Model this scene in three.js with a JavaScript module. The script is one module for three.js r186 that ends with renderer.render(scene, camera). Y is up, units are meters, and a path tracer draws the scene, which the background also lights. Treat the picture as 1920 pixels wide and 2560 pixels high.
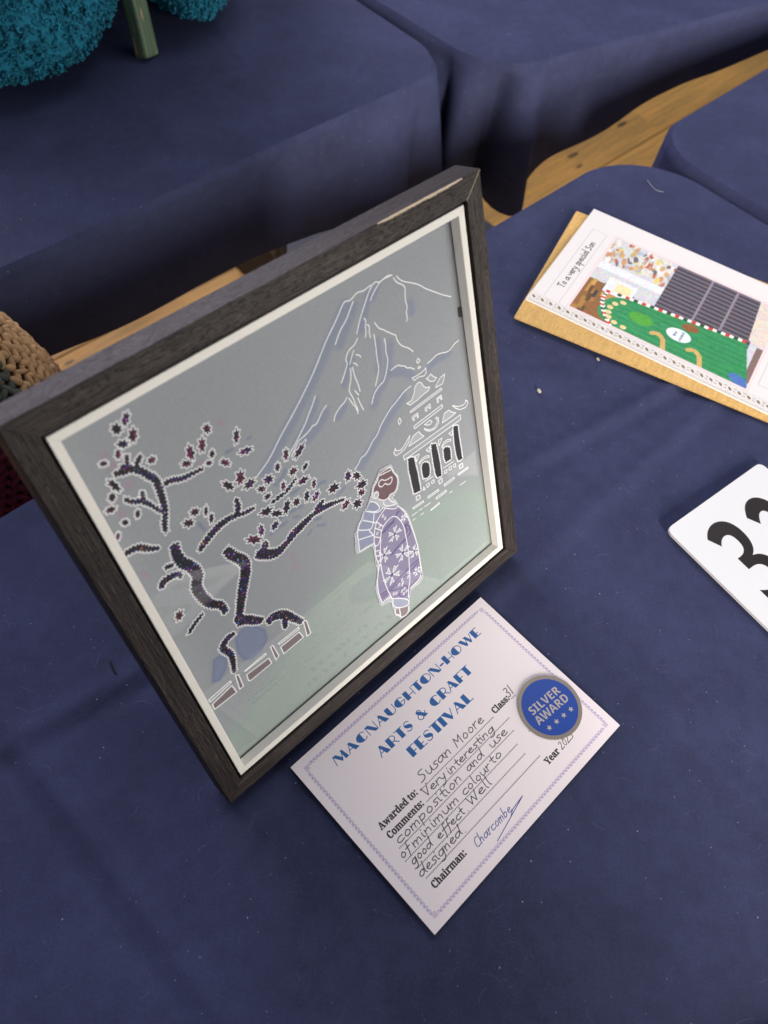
import * as THREE from 'three';
import { mergeGeometries, mergeVertices } from 'three/addons/utils/BufferGeometryUtils.js';
import { MarchingCubes } from 'three/addons/objects/MarchingCubes.js';
import { RoundedBoxGeometry } from 'three/addons/geometries/RoundedBoxGeometry.js';
import { RectAreaLightUniformsLib } from 'three/addons/lights/RectAreaLightUniformsLib.js';

// ---------------------------------------------------------------- camera, light, exposure
const scene = new THREE.Scene();
const camera = new THREE.PerspectiveCamera(67.175, 768 / 1024, 0.01, 40);
camera.rotation.order = 'YXZ';
camera.position.set(0, 0.41163, 0);
camera.rotation.set(-1.00012, 0, 0.17333);
camera.focus = 0.43;
camera.userData.fStop = 10;
scene.background = new THREE.Color(0.17, 0.17, 0.185);
const renderer = new THREE.WebGLRenderer({ antialias: true });
renderer.toneMapping = THREE.LinearToneMapping;
renderer.toneMappingExposure = 1.42;
renderer.outputColorSpace = THREE.SRGBColorSpace;
renderer.shadowMap.enabled = true;
RectAreaLightUniformsLib.init();
// [position, aim, width, height, colour, intensity, label]
const LAMPS = [
  [[1.33, 1.04, 2.1], [0, 0, -0.4], 0.42, 0.8, 0xfff4ea, 88, 'tall warm white light panel behind the person taking the picture'],
  [[-1.7, 1.15, -2.1], [0, 0, -0.4], 1.7, 1.1, 0xe6dff2, 7.8, 'wide lavender white light panel beyond the teal knitted throw'],
  [[2.7, 0.5, 0.35], [0, 0.1, -0.2], 1.8, 0.66, 0xfffaf0, 9.0, 'wide pale light panel standing beyond the number card'],
  [[0.1, 1.7, -1.35], [0.1, 0, -1.0], 1.3, 0.6, 0xf4f6ff, 2.6, 'long white light panel hung level above the tables'],
];

// ---------------------------------------------------------------- helpers
let seed = 7;
const rnd = () => { seed = (seed * 1664525 + 1013904223) >>> 0; return seed / 4294967296; };
const rr = (a, b) => a + (b - a) * rnd();
const V = (x, y, z) => new THREE.Vector3(x, y, z);
const lin = (r, g, b) => new THREE.Color().setRGB(r, g, b);
const smooth = (a, b, x) => { const t = Math.min(1, Math.max(0, (x - a) / (b - a))); return t * t * (3 - 2 * t); };
const hash2 = (x, y) => { let h = Math.imul(x, 374761393) + Math.imul(y, 668265263); h = Math.imul(h ^ (h >>> 13), 1274126177); return ((h ^ (h >>> 16)) >>> 0) / 4294967296; };
function noise(x, y, px = 0, py = 0) {   // value noise, optional period
  const ix = Math.floor(x), iy = Math.floor(y), fx = x - ix, fy = y - iy, u = fx * fx * (3 - 2 * fx), v = fy * fy * (3 - 2 * fy);
  const w = (a, p) => (p ? ((a % p) + p) % p : a);
  const h = (a, b) => hash2(w(a, px), w(b, py));
  return (h(ix, iy) * (1 - u) + h(ix + 1, iy) * u) * (1 - v) + (h(ix, iy + 1) * (1 - u) + h(ix + 1, iy + 1) * u) * v;
}
const taken = {};
function numbered(n) { const k = taken[n] = (taken[n] ?? -1) + 1; return k ? n + '_' + String(k).padStart(3, '0') : n; }
const shade = (o) => { o.castShadow = o.receiveShadow = true; return o; };
function mesh(name, g, m, parent) { const o = shade(new THREE.Mesh(g, m)); o.name = name; parent.add(o); return o; }
function group(name, label, category, grp) {
  const o = new THREE.Group(); o.name = numbered(name); o.userData = { label, category }; if (grp) o.userData.group = grp; scene.add(o); return o;
}
function tag(o, label, category, grp) { o.userData = { label, category }; if (grp) o.userData.group = grp; return o; }
function structure(o) { o.userData.kind = 'structure'; return o; }
function canvas(w, h) { const c = document.createElement('canvas'); c.width = w; c.height = h; return [c, c.getContext('2d')]; }
function ctex(c, srgb = true) { const t = new THREE.CanvasTexture(c); if (srgb) t.colorSpace = THREE.SRGBColorSpace; t.anisotropy = 8; t.magFilter = THREE.LinearFilter; return t; }
function dtex(w, h, fn, srgb = false, rep = true) {
  const d = new Uint8Array(w * h * 4);
  for (let y = 0; y < h; y++) for (let x = 0; x < w; x++) { const c = fn(x, y), i = (y * w + x) * 4; if (typeof c === 'number') { d[i] = d[i + 1] = d[i + 2] = c; } else { d[i] = c[0]; d[i + 1] = c[1]; d[i + 2] = c[2]; } d[i + 3] = 255; }
  const t = new THREE.DataTexture(d, w, h); t.magFilter = THREE.LinearFilter; t.minFilter = THREE.LinearMipmapLinearFilter; t.generateMipmaps = true;
  if (rep) t.wrapS = t.wrapT = THREE.RepeatWrapping; if (srgb) t.colorSpace = THREE.SRGBColorSpace; t.needsUpdate = true; return t;
}
function grid(nx, ny, fn, uvf) {   // fn(i,j) -> Vector3 over (nx+1)(ny+1) points
  const p = [], uv = [], ix = [];
  for (let j = 0; j <= ny; j++) for (let i = 0; i <= nx; i++) { const q = fn(i, j); p.push(q.x, q.y, q.z); const t = uvf ? uvf(i, j, q) : [i / nx, j / ny]; uv.push(t[0], t[1]); }
  for (let j = 0; j < ny; j++) for (let i = 0; i < nx; i++) { const a = j * (nx + 1) + i, b = a + 1, c = a + nx + 1, d = c + 1; ix.push(a, c, b, b, c, d); }
  const g = new THREE.BufferGeometry(); g.setAttribute('position', new THREE.Float32BufferAttribute(p, 3)); g.setAttribute('uv', new THREE.Float32BufferAttribute(uv, 2)); g.setIndex(ix); g.computeVertexNormals(); return g;
}
function roundedShape(w, h, r) {   // 0..w, 0..-h (y down on the sheet)
  const s = new THREE.Shape(); s.moveTo(r, 0); s.lineTo(w - r, 0); s.quadraticCurveTo(w, 0, w, -r); s.lineTo(w, -h + r); s.quadraticCurveTo(w, -h, w - r, -h); s.lineTo(r, -h); s.quadraticCurveTo(0, -h, 0, -h + r); s.lineTo(0, -r); s.quadraticCurveTo(0, 0, r, 0); return s;
}
// a sheet lying flat: its own x axis = reading direction, local y = up the page, extruded along local z (turned to world up)
function sheetGeometry(w, h, t, r = 0.0002) {
  const g = new THREE.ExtrudeGeometry(roundedShape(w, h, r), { depth: t, bevelEnabled: false, curveSegments: 8 });
  const p = g.attributes.position, uv = g.attributes.uv; for (let i = 0; i < p.count; i++) uv.setXY(i, p.getX(i) / w, 1 + p.getY(i) / h);
  return g;
}
function layFlat(o, P, u, y) {   // P = top-left corner [x, z], u = reading direction [x, z]
  const X = V(u[0], 0, u[1]).normalize(), Z = V(0, 1, 0), Y = Z.clone().cross(X);
  o.quaternion.setFromRotationMatrix(new THREE.Matrix4().makeBasis(X, Y, Z)); o.position.set(P[0], y, P[1]); return o;
}
function box(w, h, d, x = 0, y = 0, z = 0) { return new THREE.BoxGeometry(w, h, d).translate(x, y, z); }
function poly(ctx, a, from = 0, close = false, k = 1) { ctx.beginPath(); for (let i = from; i < a.length; i += 2) ctx[i === from ? 'moveTo' : 'lineTo'](a[i] * k, a[i + 1] * k); if (close) ctx.closePath(); }
function curve(ctx, a, from = 0, k = 1) {
  ctx.beginPath(); const n = (a.length - from) / 2, X = (i) => a[from + 2 * i] * k, Y = (i) => a[from + 2 * i + 1] * k;
  ctx.moveTo(X(0), Y(0)); for (let i = 1; i < n - 1; i++) ctx.quadraticCurveTo(X(i), Y(i), (X(i) + X(i + 1)) / 2, (Y(i) + Y(i + 1)) / 2); ctx.lineTo(X(n - 1), Y(n - 1));
}

// ---------------------------------------------------------------- lamps (outside the picture)
for (const [p, aim, w, h, c, k, label] of LAMPS) {
  const g = group('light_panel', label, 'light panel', 'light panels over the tables');
  g.position.set(...p); g.lookAt(...aim);
  mesh('housing', box(w + 0.06, h + 0.06, 0.05, 0, 0, -0.03), new THREE.MeshStandardMaterial({ color: 0xe8e8e8, roughness: 0.5 }), g);
  mesh('diffuser', box(w, h, 0.004, 0, 0, -0.002), new THREE.MeshStandardMaterial({ color: 0xffffff, emissive: c, emissiveIntensity: 0.8, roughness: 0.6 }), g);
  const l = new THREE.RectAreaLight(c, k, w, h); l.position.set(p[0], p[1], p[2]); l.lookAt(...aim);
  const dir = V(...aim).sub(V(...p)).normalize(); l.position.addScaledVector(dir, 0.006); scene.add(l);
}

// ---------------------------------------------------------------- floor
const L2 = [0.6157, -0.788], N2 = [0.788, 0.6157];   // along the table rows, and across them (towards the viewer)
const along = (l, n, y) => V(L2[0] * l + N2[0] * n, y, L2[1] * l + N2[1] * n);
const FLOOR = -0.74;
const pineTex = [0, 1, 2].map((k) => {
  const W = 1024, H = 128, knots = []; for (let i = 0; i < 4; i++) knots.push([hash2(i, k + 40) * W, 20 + hash2(i, k + 50) * 88, 3 + 4 * hash2(i, k + 60)]);
  return dtex(W, H, (x, y) => {
    let warp = 0, dark = 0; for (const [kx, ky, kr] of knots) { const d = Math.hypot((x - kx) * 0.45, y - ky); warp += 16 * Math.exp(-d / 14) * Math.sign(y - ky); dark = Math.max(dark, 1 - smooth(kr * 0.6, kr * 1.3, d)); }
    const g = noise(x / 70, (y + warp) / 3.2 + k * 31, 0, 0), f = noise(x / 9, y / 1.4 + k * 17), s = noise(x / 260 + k * 7, y / 40);
    const v = 0.74 + 0.22 * g + 0.10 * (f - 0.5) + 0.16 * (s - 0.5) - 0.5 * dark;
    return [Math.min(255, 198 * v), Math.min(255, (156 - 8 * g) * v), Math.min(255, (82 - 12 * g) * v)];
  }, true);
});
{
  const floor = new THREE.Group(); floor.name = 'floor'; scene.add(floor); structure(floor);
  const mats = pineTex.map((t) => new THREE.MeshStandardMaterial({ map: t, roughness: 0.7 }));
  const ang = Math.atan2(-L2[1], L2[0]);
  const sub = mesh('subfloor', new THREE.BoxGeometry(9, 0.02, 6), new THREE.MeshStandardMaterial({ color: lin(0.55, 0.36, 0.14), roughness: 0.9 }), floor);
  sub.position.copy(along(1.2, -1.2, FLOOR - 0.0345)); sub.rotation.y = ang;
  const w = 0.132, lens = [1.3, 1.75, 2.2];
  const geos = [];
  for (const L of lens) for (let k = 0; k < 2; k++) {
    const g = new THREE.BoxGeometry(L, 0.024, w - 0.004); const uv = g.attributes.uv; for (let i = 0; i < uv.count; i++) uv.setXY(i, uv.getX(i) * L / 1.5 + k * 0.37, uv.getY(i)); geos.push([g, L]);
  }
  let c = 0;
  for (let r = 0; r < 30; r++) {
    let l = -2.4 + 1.1 * hash2(r, 3);
    while (l < 4.6) { const [g, L] = geos[(c * 5 + r) % 6], m = mats[(c + r) % 3]; const o = mesh('floor_plank', g, m, floor); o.name = numbered('floor_plank'); o.position.copy(along(l + L / 2, -2.9 + r * w, FLOOR - 0.012 + 0.0012 * (hash2(r, c) - 0.5))); o.rotation.y = ang; l += L + 0.003; c++; }
  }
}

// ---------------------------------------------------------------- tables and their cloths
const CT = 2048, CM = 0.42;   // cloth texture: pixels, metres
const fibres = (() => {
  const [c, x] = canvas(CT, CT); x.fillStyle = '#000'; x.fillRect(0, 0, CT, CT); x.lineCap = 'round';
  for (let i = 0; i < 520; i++) { const px = rr(0, CT), py = rr(0, CT), a = rr(0, 6.28), l = rr(5, 26), b = rr(-0.9, 0.9); const v = Math.round(rr(8, 40)); x.strokeStyle = `rgb(${v},${v},${v})`; x.lineWidth = rr(0.7, 1.5); x.beginPath(); x.moveTo(px, py); x.quadraticCurveTo(px + l * Math.cos(a), py + l * Math.sin(a), px + 2 * l * Math.cos(a + b), py + 2 * l * Math.sin(a + b)); x.stroke(); }
  for (let i = 0; i < 420; i++) { const v = Math.round(rr(50, 200)); x.fillStyle = `rgb(${v},${v},${v})`; x.beginPath(); x.ellipse(rr(0, CT), rr(0, CT), rr(0.8, 2.2), rr(0.6, 1.4), rr(0, 3), 0, 7); x.fill(); }
  return x.getImageData(0, 0, CT, CT).data;
})();
const clothMap = dtex(CT, CT, (x, y) => {
  const th = 0.93 + 0.14 * hash2(x >> 1, y >> 1) + 0.03 * (noise(x / 3, y / 30) + noise(x / 30, y / 3) - 1);
  const n = 0.93 + 0.10 * noise(x / 128, y / 128, 16, 16) + 0.07 * (noise(x / 32, y / 32, 64, 64) - 0.3);
  const v = th * n, f = fibres[(y * CT + x) * 4];
  return [Math.min(255, 55 * v + f * 0.6), Math.min(255, 60 * v + f * 0.6), Math.min(255, 88 * v + f * 0.55)];
}, true);
const clothBump = dtex(512, 512, (x, y) => 90 + 60 * hash2(x >> 1, y) + 50 * noise(x / 5, y / 5, 102, 102) + 40 * noise(x / 40, y / 40, 13, 13));
clothBump.repeat.set(3, 3);
const clothMat = new THREE.MeshPhysicalMaterial({ map: clothMap, bumpMap: clothBump, bumpScale: 0.00012, roughness: 0.75, specularIntensity: 0.15, sheen: 0.1, sheenColor: lin(0.4, 0.5, 0.95), sheenRoughness: 0.3, side: THREE.DoubleSide });
const steel = new THREE.MeshStandardMaterial({ color: 0x4a4d52, roughness: 0.45, metalness: 0.7 }), laminate = new THREE.MeshStandardMaterial({ color: 0x8a8680, roughness: 0.6 });

// K corner, a and b: edge directions from it, La/Lb lengths, R corner radius
function table(spec) {
  const { K, a, b, La, Lb, R, tableLabel, clothLabel, legs, step = 0.012, relief, drop, fold } = spec;
  const A = new THREE.Vector2(...a).normalize(), B = new THREE.Vector2(...b).normalize();
  const flat = (s, t) => [K[0] + A.x * s + B.x * t, K[1] + A.y * s + B.y * t];
  const T = group('display_table', tableLabel, 'table', 'tables in rows');
  const IN = spec.inset ?? 0.006;
  {   // table top slab following the same rounded outline
    const sh = new THREE.Shape(), pts = [], r = R - 0.004;
    for (const [s0, t0, q] of [[IN + r, IN + r, 180], [La - IN - r, IN + r, 270], [La - IN - r, Lb - IN - r, 0], [IN + r, Lb - IN - r, 90]]) for (let k = 0; k <= 8; k++) { const g = (q + k * 90 / 8) * Math.PI / 180; const [x, z] = flat(s0 + r * Math.cos(g), t0 + r * Math.sin(g)); pts.push(new THREE.Vector2(x, z)); }
    sh.setFromPoints(pts);
    const g = new THREE.ExtrudeGeometry(sh, { depth: 0.026, bevelEnabled: false }).rotateX(Math.PI / 2).translate(0, -0.0055, 0);
    mesh('tabletop', g, laminate, T);
    for (const [s, t] of legs) { const [x, z] = flat(s, t); const l = mesh('leg', new THREE.CylinderGeometry(0.0125, 0.0125, -FLOOR - 0.031, 12), steel, T); l.position.set(x, (FLOOR - 0.031) / 2, z); mesh('foot_cap', new THREE.CylinderGeometry(0.016, 0.017, 0.012, 12), laminate, l).position.y = (FLOOR + 0.031) / 2 + 0.006; }
  }
  const ns = Math.round(La / step), nt = Math.round(Lb / step);
  const squircle = (s, t) => {   // square corners of the parameter grid become round corners of the cloth
    const cs = s < R ? R : s > La - R ? La - R : s, ct = t < R ? R : t > Lb - R ? Lb - R : t; const u = (s - cs) / R, v = (t - ct) / R;
    return [cs + R * u * Math.sqrt(1 - v * v / 2), ct + R * v * Math.sqrt(1 - u * u / 2)];
  };
  const edge = (s, t) => Math.min(s, t, La - s, Lb - t);
  const height = (x, z, s, t) => (relief ? relief(x, z) : -0.0012 * noise(x * 9 + 5, z * 9)) * smooth(0, 0.02, edge(s, t));
  const top = grid(ns, nt, (i, j) => { const s = La * i / ns, t = Lb * j / nt, [p, q] = squircle(s, t), [x, z] = flat(p, q); return V(x, height(x, z, s, t), z); }, (i, j, q) => [q.x / CM, q.z / CM]);
  // skirt: follows the outline and falls with folds
  const ring = []; for (let i = 0; i <= ns; i++) ring.push([La * i / ns, 0]); for (let j = 1; j <= nt; j++) ring.push([La, Lb * j / nt]); for (let i = ns - 1; i >= 0; i--) ring.push([La * i / ns, Lb]); for (let j = nt - 1; j >= 0; j--) ring.push([0, Lb * j / nt]);
  const P = ring.map(([s, t]) => flat(...squircle(s, t))), n = P.length - 1, cx = flat(La / 2, Lb / 2);
  const nor = P.map((p, i) => { const q0 = P[i === 0 ? n - 1 : i - 1], q1 = P[i === n ? 1 : i + 1]; let v = new THREE.Vector2(q1[1] - q0[1], q0[0] - q1[0]).normalize(); if (v.x * (p[0] - cx[0]) + v.y * (p[1] - cx[1]) < 0) v.negate(); return v; });
  // distance along the outline from K: + along a, - along b
  const sd = ring.map(([s, t]) => (t === 0 ? s : s === 0 ? -t : s === La ? La + t : -(Lb + s)));
  const rows = 26, acc = [0]; for (let i = 1; i <= n; i++) acc.push(acc[i - 1] + Math.hypot(P[i][0] - P[i - 1][0], P[i][1] - P[i - 1][1]));
  const skirt = grid(n, rows, (i, j) => {
    const f = j / rows, d = drop(sd[i]), r = 0.007, y = d * f;
    let out; if (y < r) out = r * 0.6 * Math.sqrt(Math.max(0, 1 - (1 - y / r) ** 2)); else out = r * 0.6;
    out += fold ? fold(sd[i], f) : 0.004 * f * Math.sin(sd[i] * 31);
    return V(P[i][0] + nor[i].x * out, -y, P[i][1] + nor[i].y * out);
  }, (i, j) => [acc[i] / CM, drop(sd[i]) * j / rows / CM]);
  const cloth = mesh(numbered('tablecloth'), mergeGeometries([top, skirt]), clothMat, scene);
  tag(cloth, clothLabel, 'tablecloth', 'navy tablecloths');
  return { T, cloth, flat };
}
const ga = (x, c, w) => Math.exp(-(((x - c) / w) ** 2));
// creases pressed into our cloth by folding: [x, z, direction angle, height, width]
const CREASE = [[0.0868, -0.3223, Math.atan2(-0.1154, 0.1259), 0.0011, 0.0040], [0.137, -0.1964, Math.atan2(0.0835, 0.0913), 0.0013, 0.0045], [-0.1768, -0.0964, Math.atan2(0.1102, 0.1456), 0.0012, 0.0042], [-0.10, 0.0, Math.atan2(-0.78, 0.62), 0.0009, 0.0045], [-0.19, -0.02, Math.atan2(0.1102, 0.1456), 0.0008, 0.004]];
table({
  K: [0.1743, -0.7246], a: [-0.6157, 0.788], b: [0.797, 0.604], La: 1.5, Lb: 0.70, R: 0.08, step: 0.005,
  tableLabel: 'folding table carrying the framed picture and the certificate', clothLabel: 'navy cotton cloth under the framed picture and the certificate',
  legs: [[0.3, 0.1], [1.3, 0.1], [0.3, 0.6], [1.3, 0.6]],
  relief: (x, z) => {
    let y = -0.0034 + 0.0020 * noise(x * 7 + 3, z * 7 + 9) + 0.0007 * noise(x * 19, z * 19 + 4);
    for (const [px, pz, an, hgt, wd] of CREASE) { const c = Math.cos(an), s = Math.sin(an), q = -(x - px) * s + (z - pz) * c, l = (x - px) * c + (z - pz) * s, wob = 0.0015 * (noise(l * 14, px * 50) - 0.5); y += 1.9 * hgt * (ga(q + wob, 0, wd) - 0.55 * ga(q + wob, wd * 2.2, wd * 1.5)) * (0.55 + 0.6 * noise(l * 6, pz * 40)); }
    return Math.min(y, -0.0003);
  },
  drop: () => 0.16,
});
table({
  K: [0.1892, -0.7385], a: [0.6157, -0.788], b: [0.797, 0.604], La: 1.3, Lb: 0.76, R: 0.06, step: 0.012,
  tableLabel: 'folding table butted against the greeting card table', clothLabel: 'navy cotton cloth beside the wooden floor gap, meeting the rounded table corner',
  legs: [[0.8, 0.12], [1.15, 0.12], [0.8, 0.64], [1.15, 0.64]], drop: () => 0.15,
});
table({
  K: [-0.0089, -0.8114], a: [-0.61, 0.792], b: [-0.77, -0.638], La: 1.2, Lb: 0.85, R: 0.055, inset: 0.028, step: 0.006,
  tableLabel: 'folding table carrying the green stool and teal throw', clothLabel: 'navy cotton cloth under the green stool and the teal throw',
  legs: [[0.75, 0.3], [1.1, 0.1], [0.10, 0.72], [1.1, 0.45]],
  relief: (x, z) => -0.001 - 0.0014 * noise(x * 8, z * 8 + 2) + 0.0009 * ga((x + 0.20) * 0.79 + (z + 0.74) * -0.61, 0, 0.004),
  drop: (s) => 0.099 + 0.06 * ga(s, 0, 0.14) + 0.006 * noise(s * 12 + 3, 1),
  fold: (s, f) => f ** 0.85 * (0.003 * Math.sin(s * 22) + 0.026 * ga(s, 0.10, 0.042) - 0.012 * ga(s, 0.045, 0.016) + 0.034 * ga(s, 0.002, 0.024) - 0.022 * ga(s, -0.042, 0.014) + 0.020 * ga(s, -0.075, 0.018) - 0.01 * ga(s, -0.11, 0.02) + 0.008 * ga(s, 0.22, 0.06)),
});
table({
  K: [0.0341, -0.8108], a: [0.76, -0.65], b: [-0.795, -0.607], La: 1.7, Lb: 0.52, R: 0.06, inset: 0.05, step: 0.006,
  tableLabel: 'folding table with a draped corner beside the wooden floor gap', clothLabel: 'navy cotton cloth with deep corner folds falling beside the floor gap',
  legs: [[1.2, 0.1], [1.5, 0.4], [0.05, 0.42], [1.5, 0.1]],
  drop: (s) => 0.105 - 0.12 * smooth(0.05, 0.6, s) * 0.5 + 0.06 * ga(s, 0, 0.11) + 0.006 * noise(s * 13, 7),
  fold: (s, f) => f ** 0.8 * (0.003 * Math.sin(s * 17) + 0.034 * ga(s, 0.05, 0.020) - 0.052 * ga(s, 0.010, 0.013) + 0.026 * ga(s, -0.028, 0.015) - 0.020 * ga(s, -0.062, 0.012) + 0.012 * ga(s, -0.092, 0.018) - 0.008 * ga(s, 0.11, 0.03) + 0.008 * ga(s, 0.19, 0.05)),
});
{   // black storage case on the floor under the tables
  const g = group('storage_case', 'black storage case on the wooden floor under the tables', 'case');
  const P0 = [-0.33, -1.212], P1 = [-0.288, -1.189], dx = P1[0] - P0[0], dz = P1[1] - P0[1], L = Math.hypot(dx, dz), ex = [dx / L, dz / L], ey = [-ex[1] * -1, -ex[0]];
  const black = new THREE.MeshStandardMaterial({ color: lin(0.008, 0.008, 0.01), roughness: 0.6 }), rim = new THREE.MeshStandardMaterial({ color: lin(0.05, 0.055, 0.07), roughness: 0.4 });
  g.position.set(P0[0] + ex[0] * 0.1 + L2[0] * 0.2, FLOOR, P0[1] + ex[1] * 0.1 + L2[1] * 0.2); g.rotation.y = Math.atan2(-L2[1], L2[0]);
  mesh('body', box(0.4, 0.125, 0.42, 0, 0.0625, 0), black, g); mesh('lid', box(0.41, 0.014, 0.43, 0, 0.133, 0), rim, g); mesh('handle', new THREE.TorusGeometry(0.03, 0.005, 8, 20, Math.PI).translate(0, 0.139, 0), black, g);
}

// ---------------------------------------------------------------- outlines of the picture (0.1 mm on the sheet)
const RIDGE = [[1557,143,1539,134,1512,137,1480,143,1466,130,1443,137,1427,133,1395,141,1360,130,1336,141,1313,147,1291,138,1277,143,1221,197,1167,238,1115,288,1074,330,1028,370,973,415,887,480,815,527,736,594,645,636],[1557,143,1512,137,1480,144,1448,166,1426,183,1420,195],[1437,141,1416,158,1384,197,1345,244,1311,297],[1330,157,1302,186,1272,219,1242,235,1214,262,1193,288],[1562,157,1571,183,1602,205,1618,226,1607,263,1605,291,1611,315,1596,337,1600,361,1591,376],[1580,157,1594,181,1617,200,1674,233,1706,258,1729,283,1779,321,1830,361,1877,391],[1365,252,1375,262,1362,287,1361,315,1351,335],[1374,286,1386,294,1377,323,1377,349],[1416,298,1424,318,1435,336,1454,349,1471,369,1483,378,1501,397,1517,407,1516,427,1525,454,1543,479,1575,503,1597,534],[1309,319,1289,340,1258,343,1236,359,1223,385,1231,397,1201,436,1175,466],[1276,360,1260,379,1240,409],[1283,385,1300,393,1304,409],[1259,413,1271,420,1277,436],[1399,345,1396,399,1387,461,1388,508,1366,550,1347,579],[1450,391,1451,427,1442,452,1447,493,1429,538,1399,584,1375,587,1344,601,1325,618,1305,651],[1238,426,1233,461,1220,492,1200,523,1216,567,1217,595,1226,629,1219,653],[1250,429,1248,469,1258,513,1259,557],[1233,538,1238,552,1247,569],[1193,555,1202,586,1216,615,1221,642],[1239,581,1244,611,1254,653],[1184,546,1165,561,1146,565,1116,579,1097,596,1088,614],[1031,451,1010,478,975,511,949,541,915,567,871,602,828,630],[1072,522,1048,531,1018,560,996,577,977,570,960,583,933,590,915,594,893,596,871,614,835,647],[1547,692,1512,693,1480,704,1437,724,1411,730,1359,762,1324,787,1296,821,1264,832,1227,865,1200,878,1176,876,1156,898,1128,913],[1887,626,1863,624,1828,643,1802,645,1759,627,1728,623,1706,632,1670,635],[1451,554,1494,546,1513,566,1531,572,1545,595,1563,599,1586,622]];
const CHALK = [[40,1281,159,1213,221,1135,291,1055,363,988,420,881,499,762,587,699,632],[34,1325,179,1288,223,1253,254,1215,298],[30,1413,167,1382,220,1341,291],[22,1474,147,1433,190],[22,1242,384,1212,442,1188,481],[26,1407,390,1402,462,1381,512],[34,1469,436,1449,517,1402,594,1344,617,1319,659],[30,1629,309,1630,346],[30,1023,478,989,519,931,569,880,600],[36,1055,551,999,595,932,617],[26,1159,581,1115,610],[40,1477,718,1387,766,1304,827,1245,868,1166,913],[26,1815,657,1734,646,1680,658],[30,1455,568,1507,589,1563,643],[14,1264,396,1236,418]];
const PAGODA = [[1,1619,580,1628,598,1620,605,1608,600,1607,589],[0,1617,622,1625,632,1612,633,1607,626],[0,1563,656,1586,661,1620,661,1643,658,1655,651,1652,679,1637,686,1606,674,1573,676],[1,1679,698,1692,720,1712,739,1693,746,1669,735,1648,707,1664,706],[1,1767,747,1758,770,1743,790,1695,785,1712,766,1736,750],[2,1586,700,1600,700,1612,710,1623,737,1634,750,1660,762,1649,775,1618,776,1565,784,1522,785,1502,764,1535,766,1558,737,1569,711],[0,1515,816,1730,807,1734,818,1516,825],[0,1519,853,1558,851,1557,876,1550,876,1551,860,1528,861,1530,877,1521,874],[0,1607,854,1643,849,1642,874,1634,872,1635,861,1618,861,1617,875,1608,871],[2,1692,846,1723,844,1725,870,1717,867,1716,852,1701,853,1699,872,1690,869],[1,1519,906,1719,898,1720,916,1520,923],[0,1579,957,1609,985,1643,994,1667,978,1674,959,1664,950,1668,943,1682,956,1678,984,1650,1003,1613,995,1587,975],[1,1586,938,1625,935,1637,952,1626,960,1604,953],[0,1786,943,1819,969,1860,984,1883,974,1879,964,1892,977,1895,992,1872,1006,1833,996,1806,972],[2,1758,954,1777,978,1802,997,1763,1000,1702,999,1726,953],[2,1542,952,1554,979,1570,999,1535,998,1464,995,1504,955],[1,1483,940,1469,971,1438,992,1408,998,1375,994,1366,971,1382,953,1381,968,1412,983,1443,970],[1,1420,1024,1830,1026,1830,1054,1421,1051],[1,1493,1072,1519,1077,1493,1111],[0,1567,1084,1595,1080,1584,1107],[0,1657,1080,1685,1082,1656,1114],[0,1734,1084,1764,1085,1752,1111],[0,1510,1126,1528,1114,1558,1116,1579,1127,1579,1136,1550,1125,1522,1126,1508,1135],[0,1675,1126,1693,1114,1718,1113,1740,1125,1739,1135,1715,1125,1690,1126,1673,1136],[0,1498,1302,1508,1285,1513,1307],[0,1529,1284,1547,1285,1546,1304,1529,1304],[0,1564,1288,1581,1286,1582,1305,1565,1303],[1,1613,1314,1638,1315,1636,1342,1614,1341],[0,1661,1287,1681,1284,1679,1305,1662,1302],[0,1696,1286,1715,1284,1714,1306,1696,1303],[0,1730,1289,1746,1288,1747,1309,1731,1306],[1,1770,1318,1796,1319,1798,1346,1772,1343],[1,1445,1307,1471,1314,1471,1337,1445,1335],[0,1645,1365,1722,1366,1723,1378,1646,1377],[0,1755,1366,1831,1370,1831,1380,1755,1376],[0,1523,1362,1600,1367,1601,1377,1523,1374],[0,1576,1406,1653,1408,1652,1420,1575,1418],[0,1411,1359,1487,1365,1488,1375,1412,1369],[0,1524,1457,1590,1452,1591,1462,1526,1462],[0,1525,1259,1579,1265],[0,1661,1262,1738,1269],[0,1756,1447,1802,1449],[0,1674,1444,1694,1445],[0,1487,1408,1530,1410],[0,1395,1403,1432,1404],[0,1447,1404,1471,1408],[0,1452,1440,1474,1440],[0,1394,1435,1412,1435],[0,1443,812,1451,834,1435,846,1431,824]];
const PILLAR = [[1443,1060,1462,1062,1483,1076,1483,1116,1486,1171,1485,1231,1483,1291,1460,1287,1435,1280,1436,1247,1435,1197,1434,1125],[1518,1155,1534,1144,1556,1154,1570,1174,1569,1206,1560,1244,1537,1245,1517,1234,1515,1202],[1606,1072,1639,1090,1641,1139,1644,1223,1639,1298,1608,1293,1599,1259,1598,1187,1600,1112],[1680,1148,1704,1151,1726,1170,1726,1205,1722,1242,1681,1240,1675,1205],[1771,1062,1803,1077,1800,1128,1801,1194,1801,1293,1769,1289,1761,1239,1761,1152]];
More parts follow.
